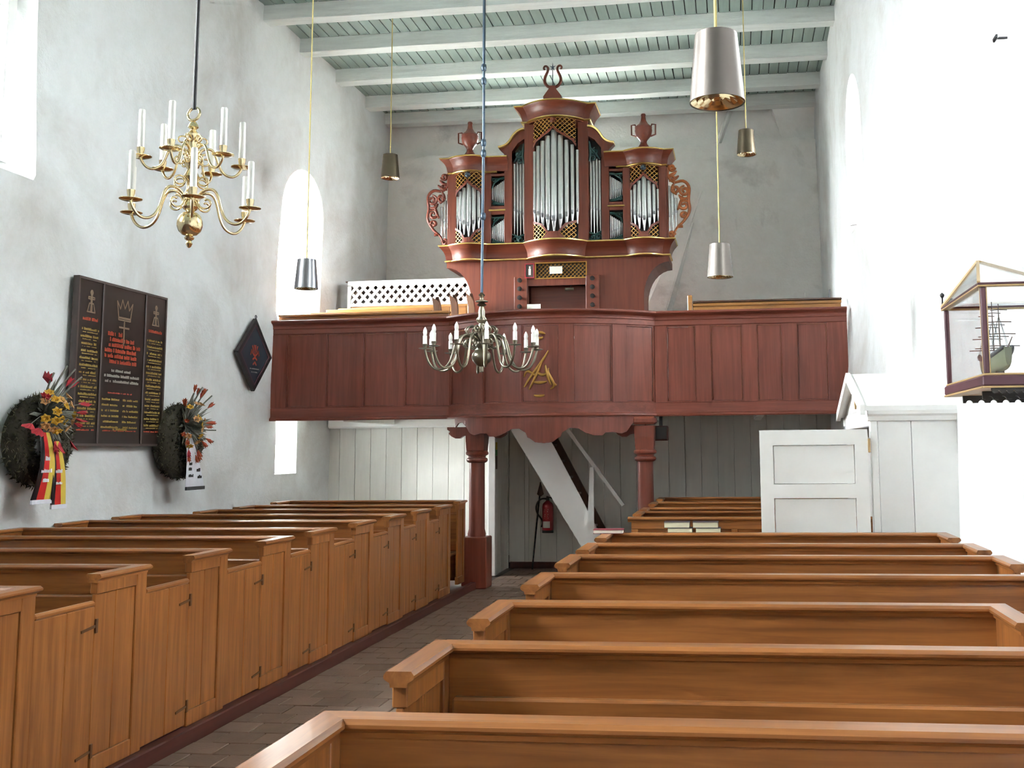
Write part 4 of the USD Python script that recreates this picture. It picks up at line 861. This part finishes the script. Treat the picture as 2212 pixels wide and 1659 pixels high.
for q in ((E0, E1, AP_), (E0, E3, AE, AP_), (E1, E2, AE, AP_)): put(gc, "roof_pane", pane3(*[np.array(v) * 1.0 for v in q]), "pane")
for a, b in ((E0, AP_), (E1, AP_), (AP_, AE)): put(gc, "roof_rib", bar(np.array(a), np.array(b), .014, .012), "case_gilt")
put(gc, "finial", lathe([(0, 2.35), (.005, 2.35), (.004, 2.40), (.011, 2.412), (.011, 2.42), (0, 2.43)], 10, (cx0 - .012, cy1 + .008, 0)), "iron")
put(gc, "side_pane", bx(cx0 + .001, cx0 + .004, cy0 + .0125, cy1 - .0125, 1.9605, cz1 - .001, 0), "pane"); put(gc, "side_pane", bx(cx0 + .0145, cx1 - .0145, cy0 + .003, cy0 + .006, 1.9605, cz1 - .001, 0), "pane"); put(gc, "side_pane", bx(cx0 + .0145, cx1 - .0145, cy1 - .006, cy1 - .003, 1.9605, cz1 - .001, 0), "pane")
put(gc, "back_rail", bx(cx1 + .0101, cx1 + .025, cy0, cy1, cz1 - .03, cz1 - .001, .002), "case_wood")
put(gc, "wall_bracket", bx(cx1 + .0, cx1 + .13, 4.85, 4.9, 1.80, 1.8959), "case_wood"); put(gc, "wall_bracket", bx(cx1 + .0, cx1 + .13, 5.3, 5.35, 1.80, 1.8959), "case_wood")
sh = thing("model_ship", "small model sailing ship with green and dark hull and bare masts inside the glass case", "model ship", (1.29, 5.08, 1.9615))
sx, sy0, sy1 = 1.205, 4.83, 5.34
def hullmesh():
    n = 22; V = []; Fs = []
    for i in range(n):
        t = i / (n - 1); y = sy0 + (sy1 - sy0) * t; wmax = .042 * (math.sin(PI * min(1, max(0, t * .94 + .05))) ** .55); keel = 1.985 + .018 * (2 * t - 1) ** 4; deck = 2.05 + .035 * (2 * t - 1) ** 2
        for k in range(9):
            a = -PI / 2 + PI * k / 8
            V.append((sx + wmax * math.copysign(abs(math.sin(a)) ** .7, a), y, deck - (deck - keel) * math.cos(a) ** .8 if abs(math.cos(a)) > 1e-6 else deck))
    for i in range(n - 1):
        for k in range(9): a, b = i * 9 + k, i * 9 + (k + 1) % 9; Fs += [[a, b, a + 9], [b, b + 9, a + 9]]
    V.append(tuple(np.mean(V[:9], 0))); V.append(tuple(np.mean(V[-10:-1], 0))); e = (n - 1) * 9
    for k in range(9): Fs += [[k, len(V) - 2, (k + 1) % 9], [e + k, e + (k + 1) % 9, len(V) - 1]]
    return np.array(V), np.array(Fs)
hm = put(sh, "hull", hullmesh(), "hull_green", 40)
put(sh, "bulwark", cat([tube([(sx + s * .0435 * math.sin(PI * min(1, max(0, t * .94 + .05))) ** .55, sy0 + (sy1 - sy0) * t, 2.052 + .035 * (2 * t - 1) ** 2) for t in np.linspace(.02, .98, 20)], .010, 6) for s in (-1, 1)]), "hull_dark", True)
put(sh, "stand", cat([bx(sx - .02, sx + .02, y - .006, y + .006, 1.9615, 1.99, .002) for y in (5.0, 5.2)]), "brown_dark")
for my, mh in ((4.97, .235), (5.09, .26), (5.21, .22)):
    m = put(sh, "mast", tube([(sx, my, 2.0), (sx, my, 2.06 + mh)], [.004, .002], 6), "brown_dark", True)
    for k in range(4): zz = 2.10 + .055 * k; ww = .085 - .016 * k; put(sh, "yard", tube([(sx - ww, my - .004, zz), (sx, my - .005, zz + .002), (sx + ww, my - .004, zz)], .0022, 6), "brown_dark", True, parent=m) if False else put(m, "yard", tube([(sx - ww, my - .006, zz), (sx, my - .007, zz + .002), (sx + ww, my - .006, zz)], .0022, 6), "brown_dark", True)
put(sh, "bowsprit", tube([(sx, sy0 + .02, 2.075), (sx, sy0 - .075, 2.12)], [.004, .002], 6), "brown_dark", True)
put(sh, "rigging", cat([tube([(sx + s * .045, my + d, 2.055), (sx, my, 2.24)], .0007, 3) for my in (4.97, 5.09, 5.21) for s in (-1, 1) for d in (-.02, 0, .02)]), "hull_dark", kind="stuff")
solo("iron_wall_hook", cat([bx(1.5, 1.57, 5.93, 5.945, 3.92, 3.935), bx(1.495, 1.51, 5.90, 5.975, 3.915, 3.94)]), "iron", "small iron hook high on the bright wall above the glass case", "hook")
solo("iron_tie_rod", tube([(1.40, 12.45, 4.235), (1.47, 11.3, 4.03)], .005, 6), "shade_grey", "thin rod across the foot of the narrow wall window near the gallery", "rod", True)

# ------------------------------------------------------------------ books
def book(name, label, x0, x1, y0, y1, z0, z1, cover, group=None, ang=0, cat_="book"):
    c = ((x0 + x1) / 2, (y0 + y1) / 2, z0); t = thing(name, label, cat_, c, group); th = .0025
    def rot(m):
        v, f = arr(m); v = v.copy(); d = v[:, :2] - np.array(c[:2]); ca, sa = math.cos(ang), math.sin(ang)
        v[:, 0] = c[0] + ca * d[:, 0] - sa * d[:, 1]; v[:, 1] = c[1] + sa * d[:, 0] + ca * d[:, 1]; return v, f
    put(t, "pages", rot(bx(x0 + .004, x1 - .004, y0 + .003, y1 - .006, z0 + th, z1 - th, .001)), "page" if cover != "book_red" else "paper")
    put(t, "cover_bottom", rot(bx(x0, x1, y0, y1, z0, z0 + th - .0001, 0)), cover); put(t, "cover_top", rot(bx(x0, x1, y0, y1, z1 - th + .0001, z1, 0)), cover); put(t, "spine", rot(bx(x0, x1, y1 - .0055, y1, z0 + th, z1 - th, 0)), cover)
book("hymn_book", "dark red hymn book lying on the end of the pew rail beside the stairs", -1.025, -.81, 7.545, 7.69, 1.0555, 1.083, "book_red", ang=.06)
BZ = .911
for i, (x0, x1, lv, lab) in enumerate(((-.60, -.385, 0, "lower hymn book of the pile nearer the aisle on the front desk shelf"), (-.36, -.145, 0, "lower hymn book of the pile nearer the wall on the front desk shelf"), (-.63, -.41, 1, "upper hymn book of the pile nearer the aisle on the front desk shelf"), (-.385, -.165, 1, "upper hymn book of the pile nearer the wall on the front desk shelf"))):
    z0 = BZ + .015 + lv * .0505
    book("hymn_book", "cream-edged " + lab, x0, x1, 9.17, 9.31, z0, z0 + .05, "book_dark", "cream-edged hymn books on the front desk shelf")
solo("song_sheet", bx(-.68, -.10, 9.165, 9.33, BZ, BZ + .014, .002), "paper", "low pile of pale song sheets under the cream-edged hymn books", "paper")

# ------------------------------------------------------------------ memorial board, lozenge, wreaths on the left wall
def WX(y, z): return float(wl(y, z)) + .02
def marks(x, y0, y1, z, h, rnd, axis="x"):
    """An illegible line of lettering: a run of small strokes like words seen from afar."""
    ms = []; y = y0
    while y < y1 - .01:
        w = rnd.uniform(.008, .02)
        if rnd.random() < .13: y += .016; continue
        hh = h * rnd.uniform(.7, 1.15); ms.append(sbox(y, z, min(y + w, y1), z + hh)); y += w + .003
    return ms
rn = random.Random(3)
BX = -5.83; bY0, bY1, bZ0, bZ1 = 8.74, 10.22, 1.73, 3.245
mb = thing("memorial_board", "large black memorial board in three columns of gilt and red lettering between the two wreaths", "plaque", (BX, 9.48, 1.73))
put(mb, "backing", bx(BX - .045, BX + .0, bY0, bY1, bZ0, bZ1, .004), "board_black")
put(mb, "wall_batten", bx(-5.93, BX - .0451, 8.9, 10.05, 2.9, 3.0), "brown_dark"); put(mb, "wall_batten", bx(-5.93, BX - .0451, 8.9, 10.05, 1.95, 2.05), "brown_dark")
put(mb, "frame", extrude(sbox(bY0 - .006, bZ0 - .006, bY1 + .006, bZ1 + .006).difference(sbox(bY0 + .016, bZ0 + .016, bY1 - .016, bZ1 - .016)), BX - .05, BX + .008, "x"), "frame_dark")
for yb in (9.115, 9.835): put(mb, "divider", bx(BX + .0001, BX + .012, yb - .011, yb + .011, bZ0 + .0165, bZ1 - .0165, .004), "frame_dark")
def lay(name, polys, mat, kind="stuff"):
    put(mb, name, extrude(unary_union(polys), BX + .0002, BX + .0022, "x"), mat, kind=kind)
side = []; red = []; emb = []; cen_r = []; cen_w = []; cen_g = []
for c0, c1 in ((8.80, 9.075), (9.885, 10.17)):
    red += marks(0, c0 + .02, c1 - .02, 2.86, .028, rn) + marks(0, c0, c1, 1.86, .014, rn)
    for k in range(14): z = 2.775 - k * .062 if False else 2.77 - k * .0655; side += marks(0, c0, c1, z, .02, rn); side += marks(0, c0 + .03, c1 - .02, z - .022, .009, rn)
    ym = (c0 + c1) / 2
    emb += [sbox(ym - .008, 2.95, ym + .008, 3.14), sbox(ym - .045, 3.06, ym + .045, 3.078), Polygon([(ym - .06, 2.94), (ym + .06, 2.94), (ym + .03, 3.02), (ym - .03, 3.02)]), Point(ym, 3.12).buffer(.018)]
ym = 9.475
for k, (a, b) in enumerate(((-.26, -.02), (-.24, .20), (-.24, .30), (-.30, .22), (-.30, .24), (-.22, .24))): cen_r += marks(0, ym + a, ym + b, 2.76 - k * .052, .036, rn)
for k, (a, b) in enumerate(((-.18, .14), (-.29, .29), (-.29, .29))): cen_w += marks(0, ym + a, ym + b, 2.42 - k * .05, .024, rn)
cen_r += marks(0, ym - .22, ym + .18, 2.215, .012, rn) + marks(0, ym - .28, ym + .28, 1.86, .012, rn)
for k in range(6):
    for a, b in ((-.31, -.03), (.03, .30)): cen_g += marks(0, ym + a, ym + b, 2.15 - k * .052, .018, rn)
cen_g += marks(0, ym - .12, ym + .12, 1.87, .02, rn)
lay("gilt_names", side + cen_g, "ochre"); lay("red_lettering", red + cen_r, "rust_red"); lay("grey_lettering", cen_w, "pale_grey")
crown = [Polygon([(ym - .10, 2.95), (ym + .10, 2.95), (ym + .13, 3.10), (ym + .075, 3.03), (ym + .045, 3.12), (ym, 3.04), (ym - .045, 3.12), (ym - .075, 3.03), (ym - .13, 3.10)]), sbox(ym - .10, 2.925, ym + .10, 2.942)]
cross = [sbox(ym - .009, 2.68, ym + .009, 2.915), sbox(ym - .085, 2.845, ym + .085, 2.862)]
lay("gilt_emblem", [g.boundary.buffer(.006) for g in emb + crown] + cross, "emblem_tan")
# lozenge
lz = thing("lozenge_hatchment", "black diamond-shaped wooden board with a small red device beside the gallery", "plaque", (-5.80, 12.22, 2.39))
LXc, LYc, LZc = -5.80, 12.215, 2.835; hw, hh = .46, .445
D1 = Polygon([(LYc, LZc + hh), (LYc + hw, LZc), (LYc, LZc - hh), (LYc - hw, LZc)]); D2 = shapely.affinity.scale(D1, .86, .86)
put(lz, "panel", extrude(D2.buffer(.004), LXc - .03, LXc, "x"), "hatch_blue"); put(lz, "frame", extrude(D1.difference(D2), LXc - .035, LXc + .009, "x"), "black_paint")
put(lz, "inner_bead", extrude(D2.difference(shapely.affinity.scale(D1, .80, .80)), LXc + .0002, LXc + .005, "x"), "case_wood")
dv = [LineString([(LYc + a, LZc + b) for a, b in l]).buffer(.011) for l in ([(-.07, .10), (-.04, .06), (-.06, .02), (-.02, -.01)], [(.07, .10), (.04, .06), (.06, .02), (.02, -.01)], [(-.02, .11), (0, .07), (.02, .11)], [(0, .06), (0, -.04)], [(-.05, -.06), (0, -.03), (.05, -.06)], [(-.04, -.12), (0, -.09), (.04, -.12)], [(-.09, .05), (-.11, .0)], [(.09, .05), (.11, .0)])]
put(lz, "red_device", extrude(unary_union(dv), LXc + .0003, LXc + .004, "x"), "rust_red", kind="stuff")
put(lz, "faint_lettering", extrude(unary_union(marks(0, LYc - .12, LYc + .12, LZc - .18, .016, rn) + marks(0, LYc - .08, LYc + .08, LZc - .22, .014, rn)), LXc + .0003, LXc + .003, "x"), "pale_grey", kind="stuff")
put(lz, "hanging_loop", tube([(LXc, LYc + .02 * math.sin(a), LZc + hh + .02 - .02 * math.cos(a)) for a in np.linspace(0, 2 * PI, 12)], .004, 6), "iron", True)
put(lz, "wall_bracket", bx(-5.94, LXc - .0351, LYc - .05, LYc + .05, LZc - .05, LZc + .05), "iron")
# far board at the very edge of the view
fb = thing("edge_plaque", "dark red-edged board on the wall above the wreath with flag ribbons", "plaque", (-5.86, 7.0, 2.7))
put(fb, "panel", bx(-5.885, -5.865, 6.25, 7.695, 1.75, 3.16, .004), "board_black"); put(fb, "frame", extrude(sbox(6.2, 1.7, 7.725, 3.2).difference(sbox(6.255, 1.755, 7.69, 3.155)), -5.89, -5.85, "x"), "case_wood")

def blade(p, d, l, w, n_, bend=.0):
    """A flat pointed petal or leaf with some thickness."""
    p, d, n_ = map(lambda q: np.array(q, float), (p, d, n_)); d = d / np.linalg.norm(d); s = np.cross(d, n_); s /= max(1e-6, np.linalg.norm(s)); n_ = np.cross(s, d)
    m = p + d * l * .55 + n_ * bend
    return hull([p, p + d * l + n_ * bend * .4, m + s * w / 2, m - s * w / 2, m + n_ * w * .14, m - n_ * w * .14])
def wreath(name, label, yc, zc, R, r, seed, kindw):
    rg = random.Random(seed); X0 = WX(yc, zc) + r * .75
    t = thing(name, label, "wreath", (X0, yc, zc - R - r))
    def surf(a, b, k=1.0): return np.array([X0 + k * r * math.cos(b) * .9, yc + (R + k * r * math.sin(b)) * math.cos(a), zc + (R + k * r * math.sin(b)) * math.sin(a)])
    put(t, "wreath_ring", tube([surf(a, 0, 0) for a in np.linspace(0, 2 * PI, 41)], r * .9, 12, False), "moss_dark", True)
    ms = []
    for k in range(1500):
        a, b = rg.uniform(0, 2 * PI), rg.uniform(-.65 * PI, .65 * PI); p = surf(a, b, .8); q = surf(a + rg.uniform(-.22, .22), b + rg.uniform(-.5, .5), 1.28)
        ms.append(blade(p, q - p, rg.uniform(.035, .065), .016, (1, .2, .3)))
    put(t, "moss_tufts", cat(ms[:750]), "moss", kind="stuff"); put(t, "moss_tufts", cat(ms[750:]), "moss_dark", kind="stuff")
    # the spray of dried flowers over the upper right of the ring
    sy, sz = yc + (-.08, -.08)[kindw], zc + (.23, .17)[kindw]
    c = np.array([X0 + r * .8, sy, sz]); ms = []
    for k in range(120):
        a = rg.uniform(0, 2 * PI); e = rg.uniform(.05, 1.3); d = np.array([math.cos(e) * .55, math.sin(e) * math.cos(a) * (1.15, .8)[kindw], math.sin(e) * math.sin(a) * (1.0, 1.25)[kindw]])
        ms.append(blade(c + d * .05, d, rg.uniform(.12, .27), .034, (1, rg.uniform(-.5, .5), .3), rg.uniform(-.02, .02)))
    put(t, "dry_leaves", cat(ms), "dry_grey", kind="stuff")
    pal = ["flower_red"] * 14 + ["flower_gold"] * 12 + ["flower_tan"] * 8 if kindw == 0 else ["flower_rust"] * 19 + ["flower_gold"] * 5 + ["flower_tan"] * 7 + ["flower_red"] * 3
    for k, col in enumerate(pal):
        far = col in ("flower_red", "flower_rust"); a = k * 2.399 + rg.uniform(-.3, .3); e = rg.uniform(.7, 1.3) if far else rg.uniform(.2, 1.0)
        d = np.array([math.cos(e) * .6, math.sin(e) * math.cos(a) * (1.15, .75)[kindw], math.sin(e) * math.sin(a) * (1.0, 1.25)[kindw]]); p = c + d * (rg.uniform(.25, .35) if far else rg.uniform(.19, .26)) + np.array([.05, -.03, 0]); pet = []
        n_ = 6 if not far else 5; u = np.cross(d, (.3, .2, .9)); u /= np.linalg.norm(u); w = np.cross(d, u)
        if far and kindw == 0 and k % 2 == 0:
            pet = [blade(p - d * .02, d + u * .35 * i, .12, .07, w, .015) for i in (-1, 0, 1)]
        else:
            pet = [blade(p, d * (.35 if not far else 1.0) + math.cos(2 * PI * j / n_) * u * .8 * (1 if not far else .35) + math.sin(2 * PI * j / n_) * w * .8 * (1 if not far else .35), .05 if not far else .10, .038, d, .012) for j in range(n_)]
        fw_ = put(t, "flower", cat(pet), col)
        put(fw_, "stem", tube([c, (c + p) / 2 + np.array([.015, 0, .01]), p - d / np.linalg.norm(d) * .005], .004, 5), "dry_grey", True)
    for k in range(6 if kindw else 4):
        a = (.9, 1.25, 1.6, 2.2, -.55, -.2)[k]; d = np.array([.5, math.cos(a), math.sin(a) * 1.2]); put(t, "twig", tube(spline([c, c + d * .2, c + d * .31 + np.array([.02, .03, .02])], 10), .008, 6), "dry_grey", True)
    return t, X0, c
def ribbon(t, X0, y0, z0, y1, z1, w0, w1, cols, fringe, lettering, seed, swing=.02):
    n = 14; rg = random.Random(seed); acc = 0; parts = []
    for wfrac, col in cols:
        V = []; 
        for i in range(n):
            s = i / (n - 1); yl = y0 + (y1 - y0) * s; ww = w0 + (w1 - w0) * s; z = z0 + (z1 - z0) * s; xx = X0 + swing * math.sin(s * 3 + seed) + .03 * math.sin(PI * s)
            for f in (acc, acc + wfrac): 
                for dx in (0, .003): V.append((xx + dx + .003 * math.sin(6 * f + 3 * s), yl + ww * (f - .5), z))
        V = np.array(V); Fs = []
        for i in range(n - 1):
            a = i * 4; b = a + 4
            for p, q in ((0, 1), (1, 3), (3, 2), (2, 0)): Fs += [[a + p, a + q, b + p], [a + q, b + q, b + p]]
        Fs += [[0, 2, 1], [1, 2, 3]]; e = (n - 1) * 4; Fs += [[e, e + 1, e + 2], [e + 1, e + 3, e + 2]]
        parts.append((V, np.array(Fs), col)); acc += wfrac
    rb = put(t, "ribbon", parts[0][:2], parts[0][2], True)
    for V, Fs, col in parts[1:]: put(rb, "stripe", (V, Fs), col, True)
    xx = X0 + swing * math.sin(3 + seed)
    put(rb, "fringe", bx(xx - .002, xx + .016, y1 - w1 / 2, y1 + w1 / 2, z1 - .035, z1 - .0005, .001), fringe)
    ml = []
    for s, a, b, h in lettering[1]:
        z = z0 + (z1 - z0) * s; ww = w0 + (w1 - w0) * s; yl = y0 + (y1 - y0) * s; xq = X0 + swing * math.sin(s * 3 + seed) + .03 * math.sin(PI * s) + .005
        for g in marks(0, yl + ww * (a - .5), yl + ww * (b - .5), z, h, rg): x0_, z0_, x1_, z1_ = g.bounds; ml.append(bx(xq - .004, xq + .003, x0_, x1_, z0_, z1_, 0))
    put(rb, "ribbon_lettering", cat(ml), lettering[0], kind="stuff")
t, X0, c = wreath("funeral_wreath", "moss wreath with red and yellow dried flowers and black, red and gold ribbons", 8.27, 1.765, .265, .125, 11, 0)
flag = [(.30, "silk_black"), (.36, "silk_red"), (.34, "silk_gold")]
ribbon(t, X0 + .19, 8.05, 1.83, 8.09, 1.285, .13, .25, flag, "silk_white", ("silk_white", [(.42, .35, .75, .035), (.60, .15, .85, .028), (.74, .3, .75, .028)]), 1)
ribbon(t, X0 + .20, 8.17, 1.76, 8.31, 1.235, .12, .20, flag, "silk_white", ("silk_white", [(.50, .2, .8, .03), (.68, .25, .75, .022)]), 2)
t, X0, c = wreath("funeral_wreath", "moss wreath with rust-coloured dried flowers and a white ribbon beyond the memorial board", 10.53, 1.775, .275, .13, 23, 1)
ribbon(t, X0 + .19, 10.36, 1.86, 10.55, 1.305, .10, .38, [(.56, "silk_white"), (.44, "silk_white")], "silk_black", ("iron", [(.60, .2, .42, .03), (.70, .15, .45, .03), (.82, .15, .45, .025), (.72, .7, .95, .03), (.85, .7, .95, .03)]), 3)

# ------------------------------------------------------------------ chandeliers and lamps
def ring(c, R, r, nrm="y", n=20):
    return tube([(c[0] + R * math.cos(a), c[1], c[2] + R * math.sin(a)) for a in np.linspace(0, 2 * PI, n)], r, 8, False)
def chandelier(name, label, X, Y, zs, body, tiers, mat, cable, cr):
    t = thing(name, label, "chandelier", (X, Y, zs[0]))
    put(t, "baluster", lathe(body, 24, (X, Y, 0)), mat, 50)
    for (n, off, R, zhub, zpan, zlow, zup, pan_r, ch, cr_, bulb, r) in tiers:
        for k in range(n):
            a = off + 2 * PI * k / n; u = np.array([math.cos(a), math.sin(a)])
            L = lambda q: (X + u[0] * q[0], Y + u[1] * q[0], q[1])
            c = spline([L(q) for q in ((.03, zhub), (R * .22, zup - .004), (R * .36, zup), (R * .50, (zup + zlow) / 2 + .01), (R * .68, zlow + .006), (R * .80, zlow), (R * .94, zlow + (zpan - zlow) * .4), (R, zpan - .002))], 40)
            am = put(t, "arm", tube(c, r, 8), mat, True)
            cx, cy = X + u[0] * R, Y + u[1] * R
            put(am, "drip_pan", lathe([(0, zpan - .008), (r * 1.2, zpan - .007), (r * 1.25, zpan - .004), (pan_r * .7, zpan - .0025), (pan_r, zpan + .002), (pan_r, zpan + .004), (pan_r * .7, zpan), (0, zpan - .001)], 20, (cx, cy, 0)), mat, 40)
            put(am, "candle_socket", lathe([(0, zpan - .0005), (cr_ * 1.05, zpan), (cr_ * .8, zpan + .010), (cr_ * 1.12, zpan + .026), (cr_ * 1.2, zpan + .040), (0, zpan + .040)], 14, (cx, cy, 0)), mat, 50)
            z0 = zpan + .03
            if bulb:
                put(am, "candle_tube", lathe([(0, z0), (cr_, z0), (cr_, z0 + ch * .52), (cr_ * .8, z0 + ch * .53), (0, z0 + ch * .53)], 14, (cx, cy, 0)), "wax", 50)
                put(am, "bulb", lathe([(0, z0 + ch * .53), (cr_ * .75, z0 + ch * .54), (cr_ * 1.02, z0 + ch * .70), (cr_ * .85, z0 + ch * .82), (cr_ * .4, z0 + ch * .94), (0, z0 + ch)], 14, (cx, cy, 0)), "wax", True)
            else:
                put(am, "candle", lathe([(0, z0), (cr_, z0), (cr_ * .97, z0 + ch - .004), (cr_ * .8, z0 + ch), (0, z0 + ch)], 14, (cx, cy, 0)), "wax", 50)
            # small ornamental scroll on the arm
            sc2 = [L((R * .26 + .0 + R * .16 * (1 - .75 * s_) * math.cos(PI / 2 + 2.4 * PI * s_ * .9), (zup + zhub) / 2 - .03 + R * .15 * (1 - .75 * s_) * math.sin(PI / 2 + 2.4 * PI * s_ * .9))) for s_ in np.linspace(0, 1, 22)]
            put(am, "scroll", tube(sc2, r * .75, 6), mat, True)
            sc3 = [L((R * .22 + R * .13 * (1 - .7 * s_) * math.cos(-PI / 2 - 2.2 * PI * s_), zup + .018 + R * .10 * (1 - .7 * s_) * (1 + math.sin(-PI / 2 - 2.2 * PI * s_)))) for s_ in np.linspace(0, 1, 20)]
            put(am, "scroll", tube(sc3, r * .65, 6), mat, True)
    for nm, m, mt in cable: put(t, nm, m, mt, True)
    return t
C1X, C1Y = -2.25, 4.10
def z1(py): return EYE + (966 - py) / F_PX * C1Y
b1 = [(0, z1(493)), (.008, z1(490)), (.014, z1(482)), (.008, z1(476)), (.018, z1(472)), (.020, z1(468)), (.012, z1(464)), (.030, z1(461)), (.044, z1(453)), (.0505, z1(443)), (.052, z1(436)), (.0505, z1(428)), (.044, z1(418)), (.030, z1(410)), (.014, z1(407)), (.026, z1(402)), (.034, z1(396)), (.028, z1(388)), (.020, z1(380)), (.030, z1(370)), (.024, z1(360)), (.016, z1(350)), (.020, z1(335)), (.034, z1(324)), (.026, z1(316)), (.018, z1(306)), (.030, z1(296)), (.034, z1(286)), (.020, z1(278)), (.016, z1(262)), (.018, z1(244)), (.024, z1(236)), (.032, z1(228)), (.032, z1(222)), (.018, z1(216)), (.012, z1(210)), (.022, z1(204)), (.018, z1(197)), (.010, z1(190)), (0, z1(186))]
ang = math.atan2(-C1Y, -C1X)        # towards the camera
t1 = chandelier("brass_chandelier", "polished brass chandelier with two tiers of white candles in front of the memorial wall", C1X, C1Y, (z1(493), 0), b1,
    [(6, ang + .03, .262, z1(383), z1(405), z1(440), z1(356), .0445, .172, .0135, False, .0060), (6, ang - .42, .20, z1(280), z1(289), z1(314), z1(253), .0445, .172, .0135, False, .0056)], "brass",
    [("hanging_ring", tube([(C1X + .026 * math.cos(a), C1Y + .026 * math.sin(a) * .3, z1(172) + .03 * math.sin(a)) for a in np.linspace(0, 2 * PI, 21)], .006, 8, False), "brass"), ("suspension_rod", tube([(C1X, C1Y, z1(160)), (C1X + .006, C1Y, 5.0), (C1X + .015, C1Y, ZC)], [.008, .006, .006], 8), "iron")], 0)
C2X, C2Y = -2.245, 9.22
def z2(py): return EYE + (968 - py) / F_PX * C2Y
b2 = [(0, z2(797)), (.02, z2(795)), (.022, z2(789)), (.02, z2(784)), (.05, z2(779)), (.080, z2(771)), (.088, z2(763)), (.082, z2(755)), (.055, z2(748)), (.025, z2(745)), (.045, z2(739)), (.05, z2(732)), (.04, z2(725)), (.025, z2(720)), (.03, z2(715)), (.028, z2(706)), (.045, z2(700)), (.03, z2(693)), (.024, z2(688)), (.045, z2(683)), (.048, z2(678)), (.03, z2(672)), (.032, z2(660)), (.02, z2(650)), (.045, z2(646)), (.022, z2(641)), (.058, z2(639)), (.058, z2(637.5)), (.02, z2(634)), (.018, z2(628)), (.03, z2(624)), (.012, z2(619)), (0, z2(617))]
ang2 = math.atan2(-C2Y, -C2X)
cab = [("suspension_rod", tube([(C2X, C2Y, z2(618)), (C2X + .01, C2Y, z2(300))], .013, 8), "steel_blue"), ("suspension_rod", tube([(C2X + .01, C2Y, z2(298)), (C2X + .012, C2Y, ZC)], .013, 8), "steel_blue")]
for py in (445, 300, 275, 130, 98): cab.append(("rod_joint", lathe([(0, -.04), (.022, -.03), (.026, 0), (.022, .03), (0, .04)], 12, (C2X + .01, C2Y, z2(py))), "steel_blue"))
t2 = chandelier("electric_chandelier", "dull brass chandelier with twelve candle bulbs hanging before the bowed gallery front", C2X, C2Y, (z2(797), 0), b2,
    [(12, ang2 + .087, .50, z2(730), z2(745), z2(790), z2(716), .056, .165, .019, True, .0105)], "brass_dull", cab, 0)
def pendant(px, ptop, pbot, Y, label, mat, group):
    X = None
    d = np.array([(px - PX) / F_PX, ((ptop + pbot) / 2 - PY) / F_PX, 1.0]); X = (d @ _X) / (d @ _Y) * Y
    zt, zb = [EYE - (q @ _D) / (q @ _Y) * Y for q in (np.array([(px - PX) / F_PX, (p - PY) / F_PX, 1.0]) for p in (ptop, pbot))]
    h = zt - zb; rb, rt = h * .395, h * .305
    t = thing("pendant_lamp", label, "pendant lamp", (X, Y, zb), group)
    put(t, "shade", lathe([(rt * .35, zt), (rt, zt), (rb, zb), (rb - .004, zb), (rt - .004, zt - .004), (rt * .35, zt - .004), (rt * .35, zt)], 40, (X, Y, 0)), mat, 40)
    put(t, "brass_louvre", lathe([(rb - .0045, zb + .004), (rb * .78, zb + .02), (rb * .72, zb + .004), (rb * .55, zb + .02), (rb * .48, zb + .006), (rb * .3, zb + .02), (rb * .2, zb + .012), (.0, zb + .03), (.0, zb + .036), (rb - .0055, zb + .03), (rb - .0045, zb + .004)], 40, (X, Y, 0)), "brass", 40)
    put(t, "lamp_holder", lathe([(0, zt - .002), (rt * .34, zt - .002), (rt * .3, zt + .008), (.012, zt + .014), (0, zt + .014)], 20, (X, Y, 0)), "brass_dull", 40)
    put(t, "cord", tube([(X, Y, zt + .01), (X, Y, ZC)], .0065, 8), "cord_cream", True)
pendant(1548, 76, 222, 4.1, "large silver-brown pendant lamp hanging high near the side with the bright wall", "shade_metal", None)
pendant(1555, 528, 599, 8.95, "low hanging silvery pendant lamp in front of the stained end wall", "shade_metal", None)
pendant(1612, 282, 334, 12.1, "small bronze pendant lamp seen against the stained end wall, on the longer high cord", "shade_bronze", None)
pendant(662, 561, 624, 9.95, "dark pendant lamp hanging in front of the arched window by the gallery", "shade_grey", None)
pendant(843, 335, 385, 12.4, "small dark pendant lamp between the arched window and the organ", "shade_bronze", None)
